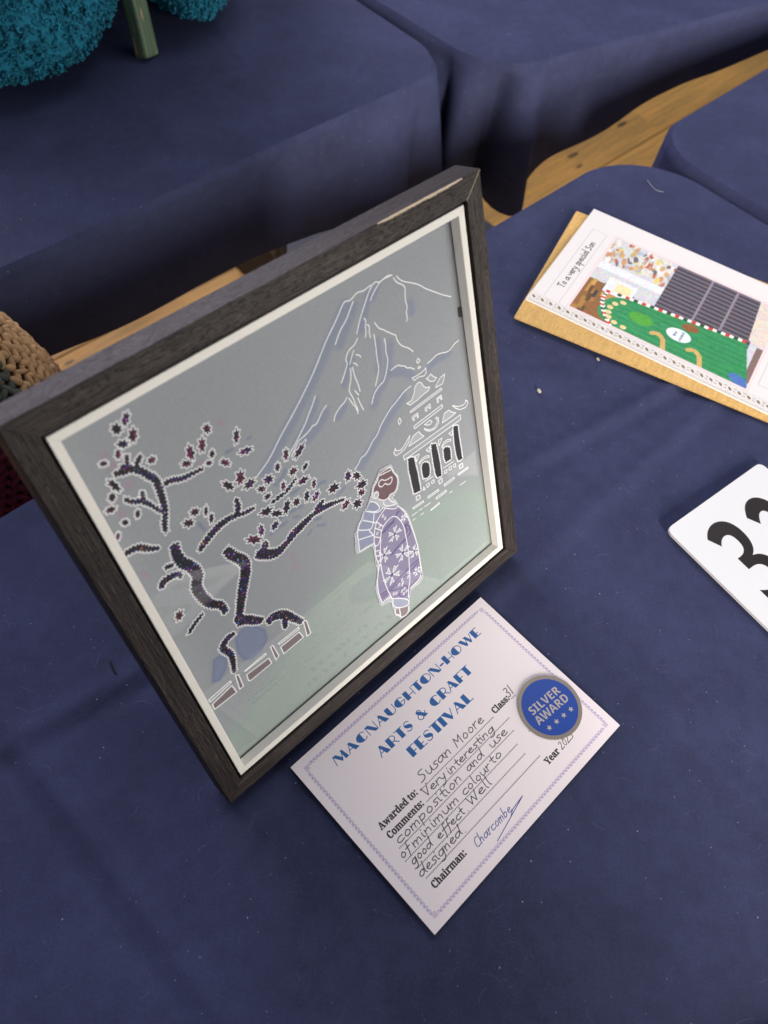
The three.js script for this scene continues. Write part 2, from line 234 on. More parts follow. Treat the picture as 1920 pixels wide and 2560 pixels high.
const FIG = {"outline":[1329,1015,1293,1006,1254,1006,1218,1047,1195,1062,1183,1096,1160,1123,1135,1155,1111,1162,1086,1194,1059,1212,1047,1242,1027,1246,1021,1300,1007,1329,1009,1367,1038,1381,1077,1384,1106,1387,1112,1413,1106,1463,1101,1508,1103,1539,1104,1561,1089,1606,1070,1641,1059,1669,1058,1713,1060,1760,1059,1791,1075,1813,1102,1821,1129,1830,1138,1853,1131,1879,1139,1910,1134,1946,1159,1981,1164,2007,1184,2017,1222,2019,1235,2014,1241,1970,1259,1906,1274,1872,1298,1869,1344,1869,1370,1853,1382,1832,1380,1791,1385,1712,1390,1620,1385,1544,1380,1470,1372,1395,1362,1347,1345,1315,1325,1281,1314,1241,1295,1208,1311,1199,1335,1185,1356,1150,1360,1108,1342,1072,1337,1038],"hair":[1325,1033,1290,1018,1259,1013,1248,1032,1227,1060,1206,1069,1195,1098,1217,1102,1225,1120,1213,1142,1221,1161,1247,1186,1266,1190,1284,1174,1302,1181,1318,1185,1341,1158,1356,1124,1344,1091,1332,1071],"robe":[1162,1137,1186,1145,1220,1217,1272,1248,1319,1277,1356,1343,1368,1426,1378,1510,1387,1618,1380,1701,1374,1817,1341,1844,1279,1852,1253,1917,1151,1826,1140,1785,1110,1789,1093,1798,1078,1800,1069,1753,1070,1693,1080,1642,1102,1595,1122,1547,1102,1516,1124,1408,1124,1381,1069,1365,1029,1366,1033,1303,1039,1261,1067,1218,1098,1210,1115,1171,1145,1155],"fan":[1162,1137,1186,1145,1220,1217,1189,1233,1157,1267,1124,1381,1069,1365,1029,1366,1033,1303,1039,1261,1067,1218,1098,1210,1115,1171,1145,1155],"skirt":[1148,1824,1254,1910,1238,1968,1135,1894],"legA":[1149,1912,1171,1928,1166,1967,1144,1947],"legB":[1178,1930,1234,1965,1219,2016,1175,2008]};
const FLINE = [[1162,1137,1183,1143,1217,1215,1175,1213,1138,1179],[1127,1171,1189,1233,1225,1221],[1098,1210,1152,1263,1164,1279],[1059,1245,1115,1291,1143,1283,1167,1217],[1115,1291,1132,1337],[1044,1299,1127,1333],[1029,1366,1040,1302,1043,1258,1067,1218,1109,1167],[1034,1371,1120,1385],[1234,1237,1184,1255,1147,1306,1125,1376,1124,1408,1142,1416,1169,1389,1183,1347,1206,1324,1257,1309,1282,1318,1303,1344,1328,1417,1324,1496,1321,1601,1303,1697,1288,1798,1260,1852,1251,1907],[1167,1268,1199,1325],[1151,1302,1184,1344],[1133,1348,1165,1379],[1231,1225,1291,1282,1319,1277],[1169,1389,1155,1433,1140,1490,1129,1546,1124,1621,1126,1697,1134,1765,1142,1818],[1124,1408,1111,1481,1118,1536,1125,1549],[1116,1437,1149,1456],[1114,1470,1140,1488],[1115,1548,1089,1606,1070,1693,1073,1764,1078,1800,1102,1790,1132,1801],[1239,1193,1231,1212,1273,1243,1311,1254],[1273,1191,1284,1225,1307,1242],[1238,1068,1255,1055,1274,1080,1299,1085,1325,1085,1313,1120,1285,1115,1274,1093,1248,1105,1232,1081,1238,1068],[1254,1033,1322,1046],[1189,1132,1196,1106,1218,1109,1222,1130,1209,1145,1189,1132],[1148,1824,1254,1910,1238,1968,1135,1894,1148,1824],[1149,1912,1135,1939,1161,1971,1166,2000,1219,2016,1238,1968],[1174,1931,1167,1993],[1326,1030,1252,1014,1236,1054,1199,1071,1180,1119],[1326,1030,1340,1079,1357,1119,1338,1168,1314,1186,1290,1175,1277,1188,1247,1189,1215,1157],[1319,1277,1356,1343,1368,1426,1378,1510,1387,1618,1380,1701,1374,1817,1341,1844,1279,1852]];
const FPURPLE = [[1181,1368,1222,1342,1262,1346,1283,1329,1312,1307],[1195,1369,1232,1357,1274,1349],[1291,1322,1318,1312],[1207,1538,1263,1512,1320,1514],[1218,1537,1270,1514,1325,1505],[1081,1733,1149,1747,1212,1726,1305,1706,1380,1704],[1080,1751,1146,1760,1244,1745,1305,1736,1379,1722],[1086,1769,1129,1768],[1324,1420,1363,1419],[1328,1417,1364,1444,1356,1465,1364,1492,1333,1503],[1333,1427,1345,1464,1332,1475],[1148,1824,1215,1836,1304,1843,1377,1820],[1194,1833,1212,1802,1254,1799,1267,1857,1236,1878,1203,1857,1194,1833],[1146,1760,1196,1795,1240,1795]];
const FLOWER = [[1259,1426,50],[1282,1581,55],[1180,1665,65],[1164,1503,50],[1358,1631,42],[1345,1774,30],[1339,1370,24]];
const FOVAL = [[1215,1268],[1224,1291],[1180,1314],[1157,1343],[1210,1766],[1236,1750],[1237,1774],[1230,1785],[1287,1736],[1280,1765],[1237,1824],[1248,1849],[1226,1853],[1218,1826],[1162,1797],[1179,1808]];
const BRANCH = [[24,144,270,174,282,207,289,230,311,251,348,265,372,269,402,264,442,258,481,250,525,232,561,219,592,218,614],[17,289,426,303,417,332,427,365,442,411,448,459,454],[16,224,289,244,271,263,261],[16,174,256,193,268,208,278],[12,199,268,210,240,216,226],[16,135,379,153,408,185,428,206,458,228,504,242,533],[13,196,432,201,407,206,391],[23,37,590,74,593,101,603,127,632,165,658],[43,225,681,214,726,219,779,246,835,251,891,227,932,230,997,250,1061,286,1103,293,1157],[44,409,857,419,900,460,977,450,1023,415,1085,379,1149,349,1208,323,1254],[40,316,1252,359,1268,395,1306,432,1341],[40,326,1216,341,1251,359,1268],[41,446,1374,484,1364,528,1388,564,1438,610,1518],[27,534,1421,519,1480],[27,287,1296,252,1292,210,1318,231,1390,219,1453,207,1501],[16,106,1126,142,1103,205,1077],[25,96,831,116,810,151,810,187,823,188,846],[17,146,756,168,761,186,768],[27,302,784,336,765,385,744,430,733,477,733,515,745],[16,515,745,547,755,600,762],[22,510,741,528,709,533,665],[15,676,794,722,790,769,784,829,753],[42,522,983,565,1017,620,1047,678,1035],[34,678,1035,725,1014,784,1001,850,987],[24,850,987,918,994,985,1011],[14,985,1011,1034,1028],[31,554,994,583,967,593,965],[23,867,978,923,955]];
const LEAF = [[489,360,-8,20,14],[512,419,-5,12,10],[633,411,-8,21,12],[648,493,23,6,13],[549,487,12,15,11],[486,448,9,6,9],[585,590,-9,24,18],[524,590,13,22,13],[613,643,23,-1,17],[701,679,16,11,17],[656,701,14,10,12],[669,752,14,-1,12],[815,621,-7,21,12],[881,644,-25,17,13],[758,651,-5,14,11],[821,716,16,0,15],[885,733,-13,8,10],[754,754,-6,16,10],[853,790,25,2,14],[900,842,-6,17,10],[991,930,23,7,21],[1083,921,-6,20,16],[1129,952,11,17,16],[1145,1016,24,6,19],[1132,1056,14,10,16],[1092,1099,17,13,21],[1028,1060,-19,10,15],[639,817,23,9,18],[682,859,20,14,14],[737,861,-14,23,16],[790,870,-10,13,16],[847,876,-7,20,12],[890,907,-16,13,14],[654,910,-16,11,15],[586,886,-4,22,13],[538,904,23,21,17],[396,634,-7,15,8],[405,679,-6,16,9],[267,106,-13,16,12],[223,122,6,16,16],[265,176,-9,20,15],[219,185,14,9,13],[188,210,-6,13,9],[288,302,13,1,12],[128,212,10,6,9],[125,311,8,24,9],[99,348,-6,13,12],[74,390,14,5,11],[152,469,-5,12,9],[97,470,9,6,11],[531,311,2,16,13],[434,362,-4,26,14],[402,396,14,10,12],[353,606,13,9,15],[311,636,15,12,15],[50,505,-5,10,7],[109,1007,-8,18,16]];
const FENCE = [[1,51,1579,169,1561,175,1619,48,1616],[0,46,1539,173,1529,172,1542,47,1557],[1,205,1521,220,1531,216,1617,194,1617],[1,254,1567,384,1573,387,1615,259,1618,249,1608],[0,252,1537,378,1530,379,1542,257,1542],[1,414,1518,428,1518,435,1607,413,1617],[1,460,1565,577,1563,588,1613,462,1618],[0,456,1533,583,1532,582,1546,461,1544],[1,617,1519,634,1530,632,1622,608,1626]];
const ROCK = [[277,1332,321,1303,379,1326,421,1397,416,1457,368,1496,306,1499,274,1472,263,1413],[150,1350,188,1353,207,1388,180,1446,130,1480,99,1458]];
const GREEN = [-90,1931,159,1828,624,1591,749,1490,1007,1468,1270,1399,1800,1519,2128,1866,1984,3108,-7,2324];
const SMUDGE = [[8,570,449,597,452],[9,720,724,768,712,787,686],[8,778,817,824,816],[9,687,893,745,895,808,907],[7,619,939,673,932,712,933],[9,912,858,957,868],[7,1004,982,1048,967],[8,847,1020,878,1033],[8,855,1063,891,1083],[7,752,935,780,949],[7,795,1072,816,1062],[8,348,665,358,710],[6,673,449,690,450]];
const PINK = [[681,1126],[683,1181],[660,1087],[172,339],[152,245],[138,192],[88,372],[441,430],[103,435],[76,727],[587,318]];
const TAB = [1908,461,1953,470,1945,521,1907,510];

// ---------------------------------------------------------------- framed picture
const FW = 0.2203, FH = 0.2298, FD = 0.0144, TILT = 0.3994, FA = 0.9086;
const grainTex = dtex(1024, 256, (x, y) => {
  const w = 10 * noise(x / 180, y / 60, 0, 0), g = noise(x / 60, (y + w) / 2.2), g2 = noise(x / 18 + 9, (y + w) / 1.3), p = noise(x / 9, y / 1.1 + 50) > 0.80 ? 0.55 : 1, s = noise(x / 300, y / 30 + 3);
  const v = (0.42 + 0.75 * g * g2 + 0.30 * s + 0.12 * g) * p; return [58 * v + 5, 51 * v + 4, 47 * v + 5];
}, true);
const grainBump = dtex(1024, 256, (x, y) => { const w = 10 * noise(x / 180, y / 60), g = noise(x / 60, (y + w) / 2.2), g2 = noise(x / 18 + 9, (y + w) / 1.3), p = noise(x / 9, y / 1.1 + 50) > 0.80 ? 0.3 : 1; return 255 * Math.min(1, (0.35 + 0.65 * g * g2) * p + 0.1); });
const frameMat = new THREE.MeshPhysicalMaterial({ map: grainTex, bumpMap: grainBump, bumpScale: 0.0004, roughness: 0.5, specularIntensity: 0.4 });
// rail: profile [inset, z] swept along one side with mitred ends; side 0 bottom, 1 right, 2 top, 3 left
function railGeometry(profile, side, W, H, tile, off, gap = 0.00008) {
  const long = side % 2 ? H : W, p = [], uv = [], ix = [], N = profile.length; let v = off;
  const at = (t, d) => { const e = t === 0 ? d + gap : long - d - gap; return side === 0 ? [e, d] : side === 2 ? [long - e, H - d] : side === 1 ? [W - d, e] : [d, long - e]; };
  for (let k = 0; k < N - 1; k++) {   // flat-shaded facets
    const [d0, z0] = profile[k], [d1, z1] = profile[k + 1], l = Math.hypot(d1 - d0, z1 - z0), b = p.length / 3;
    for (const [t, d, z, vv] of [[0, d0, z0, v], [1, d0, z0, v], [1, d1, z1, v + l], [0, d1, z1, v + l]]) { const [x, y] = at(t, d); p.push(x, y, z); uv.push((t === 0 ? d : long - d) / tile + off * 3.1, vv / (tile / 4)); }
    ix.push(b, b + 1, b + 2, b, b + 2, b + 3); v += l;
  }
  for (const t of [0, 1]) { const b = p.length / 3; for (const [d, z] of profile) { const [x, y] = at(t, d); p.push(x, y, z); uv.push(off, (d - z) / tile); } const tri = THREE.ShapeUtils.triangulateShape(profile.slice(0, -1).map(([d, z]) => new THREE.Vector2(d, z)), []); for (const f of tri) ix.push(b + f[0], b + f[1], b + f[2]); }
  const g = new THREE.BufferGeometry(); g.setAttribute('position', new THREE.Float32BufferAttribute(p, 3)); g.setAttribute('uv', new THREE.Float32BufferAttribute(uv, 2)); g.setIndex(ix); const q = g.toNonIndexed(); q.computeVertexNormals(); return q;
}
const mm = (a) => a.map(([d, z]) => [d / 1000, z / 1000]);
const BAR = mm([[0, -14.4], [0, -0.7], [0.12, -0.3], [0.35, -0.08], [0.8, 0], [9.2, 0], [9.6, -0.08], [9.82, -0.28], [9.9, -0.7], [9.9, -4.6], [11, -4.6], [11, -14.4], [0, -14.4]]);
const SLIP = mm([[11.25, -5.5], [11.25, -1.2], [11.4, -1.0], [14.6, -1.0], [14.8, -1.1], [14.95, -1.35], [15.7, -5.5], [11.25, -5.5]]);
const frame = group('picture_frame', 'dark wood box frame with white slip holding a mountain and pagoda picture', 'picture frame');
{
  const n = V(Math.sin(FA), 0, Math.cos(FA)), X = V(Math.cos(FA), 0, -Math.sin(FA));
  const Y = V(0, Math.cos(TILT), 0).addScaledVector(n, -Math.sin(TILT)), Z = X.clone().cross(Y);
  frame.quaternion.setFromRotationMatrix(new THREE.Matrix4().makeBasis(X, Y, Z)); frame.position.set(-0.0499, FD * Math.sin(TILT), -0.0754);
  const railNames = ['bottom_rail', 'right_rail', 'top_rail', 'left_rail'];
  const slipMat = new THREE.MeshStandardMaterial({ color: lin(0.80, 0.775, 0.72), roughness: 0.45 });
  for (let s = 0; s < 4; s++) { mesh(railNames[s], railGeometry(BAR, s, FW, FH, 0.2, 0.13 * s), frameMat, frame); mesh('white_slip', railGeometry(SLIP, s, FW, FH, 0.2, 0.1 * s, 0.00005), slipMat, frame); }
  // raw wood showing along the worn front edge of the top rail, and the opened mitre
  const raw = new THREE.MeshStandardMaterial({ color: lin(0.62, 0.50, 0.36), roughness: 0.9 });
  const chip = (x0, x1, wid, nn) => { const up = [], lo = []; for (let i = 0; i <= nn; i++) { const t = i / nn, x = x0 + (x1 - x0) * t, e = Math.min(1, 6 * t, 6 * (1 - t)); up.push(new THREE.Vector2(x, FH - 0.00008 + 0.00014 * hash2(i, 77))); lo.push(new THREE.Vector2(x, FH - (0.0003 + wid * e * (0.35 + 0.65 * hash2(i, nn))))); } return new THREE.ExtrudeGeometry(new THREE.Shape([...up, ...lo.reverse()]), { depth: 0.0006, bevelEnabled: false }).translate(0, 0, -0.00050); };
  mesh('worn_edge', chip(0.160, 0.209, 0.00085, 90), raw, frame).userData.label = 'bare wood along the chipped edge';
  const mitre = new THREE.BoxGeometry(0.0138, 0.00022, 0.0006); const mi = mesh('mitre_gap', mitre, raw, frame); mi.position.set(FW - 0.0052, FH - 0.0052, -0.00026); mi.rotation.z = Math.PI / 4;
  // back board and easel strut
  const board = new THREE.MeshStandardMaterial({ color: lin(0.03, 0.028, 0.026), roughness: 0.9 });
  mesh('back_board', box(FW - 0.0226, FH - 0.0226, 0.003, FW / 2, FH / 2, -0.0098), board, frame);
  const strut = new THREE.Group(); strut.name = 'easel_strut'; frame.add(strut); strut.position.set(FW / 2, 0.155, -0.0125); strut.rotation.x = 0.545;
  const foot = 0.158; mesh('strut_board', box(0.05, foot, 0.003, 0, -foot / 2, 0), board, strut); mesh('hinge', box(0.04, 0.012, 0.002, 0, -0.008, -0.0025), steel, strut);
  mesh('retaining_tab', new THREE.ExtrudeGeometry(new THREE.Shape([[0.1908, 0.1717], [0.1953, 0.1708], [0.1945, 0.1657], [0.1907, 0.1668]].map(([x, y]) => new THREE.Vector2(x + 0.012, y))), { depth: 0.0003, bevelEnabled: false }).translate(0, 0, -0.0063), board, frame).userData.label = 'small black tab at the right edge of the picture';
}
// the picture: sheet units 0.1 mm, origin top left
const SW = 1963, SH = 2058, AK = 2048 / SH, AW = Math.round(SW * AK);
function jagged(a, amp, stepLen, closed) {   // scalloped edge like perforated parchment
  const out = [], n = a.length / 2, m = closed ? n : n - 1; let k = 0;
  for (let i = 0; i < m; i++) { const x0 = a[2 * i], y0 = a[2 * i + 1], x1 = a[2 * ((i + 1) % n)], y1 = a[2 * ((i + 1) % n) + 1], l = Math.hypot(x1 - x0, y1 - y0), c = Math.max(1, Math.round(l / stepLen)); for (let j = 0; j < c; j++) { const t = j / c, q = (k++ % 2 ? 1 : -1) * amp * rr(0.6, 1.4); out.push(x0 + (x1 - x0) * t - (y1 - y0) / l * q, y0 + (y1 - y0) * t + (x1 - x0) / l * q); } }
  return out;
}
function ribbon(a, from, w, taper = true) {   // outline of a tapering stroke
  const P = []; for (let i = from; i < a.length; i += 2) P.push(new THREE.Vector3(a[i], a[i + 1], 0));
  const c = new THREE.CatmullRomCurve3(P), n = Math.max(8, Math.round(c.getLength() / 14)), L = [], R = [];
  for (let i = 0; i <= n; i++) { const t = i / n, p = c.getPoint(t), d = c.getTangent(t), e = taper ? 0.62 + 0.42 * Math.sin(Math.PI * Math.min(1, 0.12 + t * 0.9)) : 1, k = w * 0.5 * e; L.push(p.x - d.y * k, p.y + d.x * k); R.unshift(p.y - d.x * k); R.unshift(p.x + d.y * k); }
  return L.concat(R);
}
const artCanvas = (() => {
  const [c, x] = canvas(AW, 2048); x.scale(AK, AK); x.lineJoin = x.lineCap = 'round';
  x.fillStyle = '#9a9fa4'; x.fillRect(0, 0, SW, SH);
  // chalk tones rubbed into the grey card
  const soft = (col, alpha, w, fn, passes = 7) => { for (let i = passes; i >= 1; i--) { x.globalAlpha = alpha / passes * 1.6; x.strokeStyle = col; x.lineWidth = w * (0.35 + 1.0 * i / passes); fn(); x.stroke(); } x.globalAlpha = 1; };
  for (let i = 9; i >= 1; i--) { x.globalAlpha = 0.12; x.fillStyle = '#9bada3'; x.strokeStyle = '#9bada3'; x.lineWidth = i * 26; poly(x, GREEN, 0, true); x.stroke(); if (i === 1) { x.globalAlpha = 0.55; x.fill(); } }
  x.globalAlpha = 1;
  for (let i = 0; i < 60; i++) { x.globalAlpha = 0.10; x.fillStyle = rnd() > 0.5 ? '#7f958f' : '#9dada4'; x.beginPath(); x.ellipse(rr(500, 1500), rr(1500, 2050), rr(10, 26), rr(6, 16), rr(0, 3), 0, 7); x.fill(); }
  x.globalAlpha = 1;
  for (const q of CHALK) soft('#5f6c9a', 0.2, q[0] * 1.5, () => curve(x, q, 1));
  for (const q of SMUDGE) soft('#5d6aa0', 0.26, q[0] * 1.9, () => curve(x, q, 1), 4);
  for (const [px, py] of PINK) for (let i = 0; i < 4; i++) { x.globalAlpha = 0.07; x.fillStyle = '#c277a4'; x.beginPath(); x.ellipse(px + rr(-10, 10), py + rr(-10, 10), rr(14, 30), rr(8, 20), rr(0, 3), 0, 7); x.fill(); }
  for (const q of ROCK) { x.globalAlpha = 0.5; x.fillStyle = '#6d7aa8'; poly(x, q, 0, true); x.fill(); soft('#5f6c9c', 0.2, 14, () => poly(x, q, 0, true), 3); }
  x.globalAlpha = 1;
  // grain of the card
  const im = x.getImageData(0, 0, AW, 2048), d = im.data; for (let i = 0; i < d.length; i += 4) { const v = 1 + (rnd() - 0.5) * 0.085 + (noise((i / 4 % AW) / 4, (i / 4 / AW) / 4) - 0.5) * 0.05; d[i] *= v; d[i + 1] *= v; d[i + 2] *= v; } x.putImageData(im, 0, 0);
  const white = '#fafcfd', brown = '#75676a';
  for (const q of FENCE) { x.lineWidth = 6; x.strokeStyle = white; if (q[0]) { x.fillStyle = brown; poly(x, q, 1, true); x.fill(); } poly(x, q, 1, true); x.stroke(); }
  // glitter-black cut-outs with perforated white rims
  const cut = (shape) => { x.strokeStyle = white; x.lineWidth = 11; poly(x, shape, 0, true); x.stroke(); };
  const fillCut = (shape) => { x.fillStyle = '#17151b'; poly(x, shape, 0, true); x.fill(); x.strokeStyle = '#17151b'; x.lineWidth = 2; x.stroke(); };
  const glitter = (shape, n, hues) => { x.save(); poly(x, shape, 0, true); x.clip(); let x0 = 1e9, x1 = -1e9, y0 = 1e9, y1 = -1e9; for (let i = 0; i < shape.length; i += 2) { x0 = Math.min(x0, shape[i]); x1 = Math.max(x1, shape[i]); y0 = Math.min(y0, shape[i + 1]); y1 = Math.max(y1, shape[i + 1]); } const N = Math.round(n * (x1 - x0) * (y1 - y0) / 100); for (let i = 0; i < N; i++) { const h = hues[Math.floor(rnd() * hues.length)]; x.fillStyle = `hsl(${h + rr(-14, 14)},${rr(45, 85)}%,${rnd() > 0.93 ? rr(60, 82) : rr(20, 42)}%)`; x.beginPath(); x.arc(rr(x0, x1), rr(y0, y1), rr(1.6, 4.2), 0, 7); x.fill(); } x.restore(); };
  const bs = BRANCH.map((q) => jagged(ribbon(q, 1, q[0] * 1.12), 4.8, 8, true));
  for (const s of bs) cut(s); for (const s of bs) fillCut(s); for (const s of bs) glitter(s, 0.75, [225, 240, 200, 270, 300, 25]);
  for (const [px, py, ax, ay, b] of LEAF) {
    const l0 = Math.hypot(ax, ay), L = l0 * 1.14, ux = ax / l0, uy = ay / l0, s = []; const N = 14;
    for (let i = 0; i < N; i++) { const t = i / N * 6.283, k = (i % 2 ? 1.38 : 0.72) * rr(0.9, 1.12), e = Math.cos(t) * L * k, f = Math.sin(t) * Math.max(b, L * 0.4) * k; s.push(px + ux * e - uy * f, py + uy * e + ux * f); }
    cut(s); fillCut(s); glitter(s, rnd() > 0.5 ? 0.5 : 1.5, rnd() > 0.35 ? [325, 335, 318] : [240, 320, 300]);
  }
  const ps = PILLAR.map((q) => jagged(q, 3.2, 7, true)); for (const s of ps) cut(s); for (const s of ps) { x.fillStyle = '#2b2a2d'; poly(x, s, 0, true); x.fill(); }
  // white pencil lines
  x.strokeStyle = white;
  for (const q of RIDGE) { x.lineWidth = 5; curve(x, q); x.stroke(); }
  for (const q of PAGODA) { x.lineWidth = 4.6; poly(x, q, 1, q.length > 5); if (q[0]) { x.globalAlpha = q[0] === 2 ? 0.34 : 0.16; x.fillStyle = '#e6eef0'; x.fill(); x.globalAlpha = 1; } x.stroke(); }
  return [c, x];
})();
const figBox = (() => { const o = FIG.outline; let x0 = 1e9, x1 = -1e9, y0 = 1e9, y1 = -1e9; for (let i = 0; i < o.length; i += 2) { x0 = Math.min(x0, o[i]); x1 = Math.max(x1, o[i]); y0 = Math.min(y0, o[i + 1]); y1 = Math.max(y1, o[i + 1]); } return [x0 - 12, y0 - 12, x1 + 12, y1 + 12]; })();
const figTex = (() => {
  const [x0, y0, x1, y1] = figBox, k = 1024 / (y1 - y0), [c, x] = canvas(Math.round((x1 - x0) * k), 1024); x.scale(k, k); x.translate(-x0, -y0); x.lineJoin = x.lineCap = 'round';
  x.fillStyle = '#b9bcc4'; x.fillRect(x0, y0, x1 - x0, y1 - y0);
  const fill = (a, col, al = 1) => { x.globalAlpha = al; x.fillStyle = col; poly(x, a, 0, true); x.fill(); x.globalAlpha = 1; };
  fill(FIG.robe, '#8c86a4'); fill(FIG.fan, '#9097b2'); fill(FIG.hair, '#6f5256'); fill(FIG.skirt, '#9aa2ba'); fill(FIG.legA, '#85777a'); fill(FIG.legB, '#85777a');
  for (let i = 0; i < 50; i++) { x.globalAlpha = 0.12; x.strokeStyle = rnd() > 0.5 ? '#8579a8' : '#aab4d2'; x.lineWidth = rr(4, 14); const px = rr(x0, x1), py = rr(y0 + 80, y1 - 40); x.beginPath(); x.moveTo(px, py); x.lineTo(px + rr(-30, 30), py + rr(20, 80)); x.stroke(); } x.globalAlpha = 1;
  x.strokeStyle = '#5b4a82'; x.lineWidth = 7; for (const q of FPURPLE) { curve(x, q); x.stroke(); }
  x.strokeStyle = '#f3f5f7'; x.lineWidth = 6; for (const q of FLINE) { curve(x, q); x.stroke(); }
  FLOWER.forEach(([px, py, r], i) => { for (let p = 0; p < 5; p++) { const a = p * 1.2566 + i * 0.9; const P = (rad, an) => [px + r * rad * Math.cos(a + an), py + r * rad * Math.sin(a + an)]; x.fillStyle = 'rgba(228,232,238,0.55)'; x.beginPath(); x.moveTo(...P(0.15, 0)); x.lineTo(...P(0.85, -0.3)); x.lineTo(...P(0.72, 0)); x.lineTo(...P(1, 0.22)); x.closePath(); x.fill(); x.lineWidth = 4; x.stroke(); } x.fillStyle = '#564878'; x.beginPath(); x.ellipse(px, py, r * 0.16, r * 0.2, 0.5, 0, 7); x.fill(); });
  x.lineWidth = 4; for (const [px, py] of FOVAL) { x.beginPath(); x.ellipse(px, py, 5, 8, 0.5, 0, 7); x.stroke(); }
  x.lineWidth = 5; x.strokeStyle = '#f1f3f3'; poly(x, FIG.outline, 0, true); x.stroke();
  return ctex(c);
})();
{
  const art = mesh('picture', new THREE.BoxGeometry(SW / 1e4, SH / 1e4, 0.0004), [0, 1, 2, 3, 4, 5].map((i) => new THREE.MeshStandardMaterial(i === 4 ? { map: ctex(artCanvas[0]), roughness: 0.85 } : { color: 0x9a9fa4 })), frame);
  art.position.set(0.012 + SW / 2e4, 0.2178 - SH / 2e4, -0.0068); art.userData.label = 'grey chalk and parchment picture of a snowy mountain, pagoda and blossom tree';
  const out = jagged(FIG.outline, 2.6, 8, true), pts = []; for (let i = 0; i < out.length; i += 2) pts.push(new THREE.Vector2(out[i] / 1e4, -out[i + 1] / 1e4));
  const g = new THREE.ExtrudeGeometry(new THREE.Shape(pts), { depth: 0.0003, bevelEnabled: false }), p = g.attributes.position, uv = g.attributes.uv;
  for (let i = 0; i < p.count; i++) uv.setXY(i, (p.getX(i) * 1e4 - figBox[0]) / (figBox[2] - figBox[0]), 1 - (-p.getY(i) * 1e4 - figBox[1]) / (figBox[3] - figBox[1]));
  g.translate(0, 0, 0.0003);
  const fig = mesh('parchment_figure', g, [new THREE.MeshStandardMaterial({ map: figTex, roughness: 0.6 }), new THREE.MeshStandardMaterial({ color: 0xdfe3e6 })], art);
  fig.position.set(-SW / 2e4, SH / 2e4, 0.0001); fig.userData.label = 'raised parchment figure in a lilac kimono';
  const pane = mesh('glass_pane', new THREE.PlaneGeometry(FW - 0.0232, FH - 0.0232), new THREE.MeshPhysicalMaterial({ color: 0xffffff, transmission: 1, thickness: 0, roughness: 0.015, ior: 1.5 }), frame);
  pane.position.set(FW / 2, FH / 2, -0.0057);
}

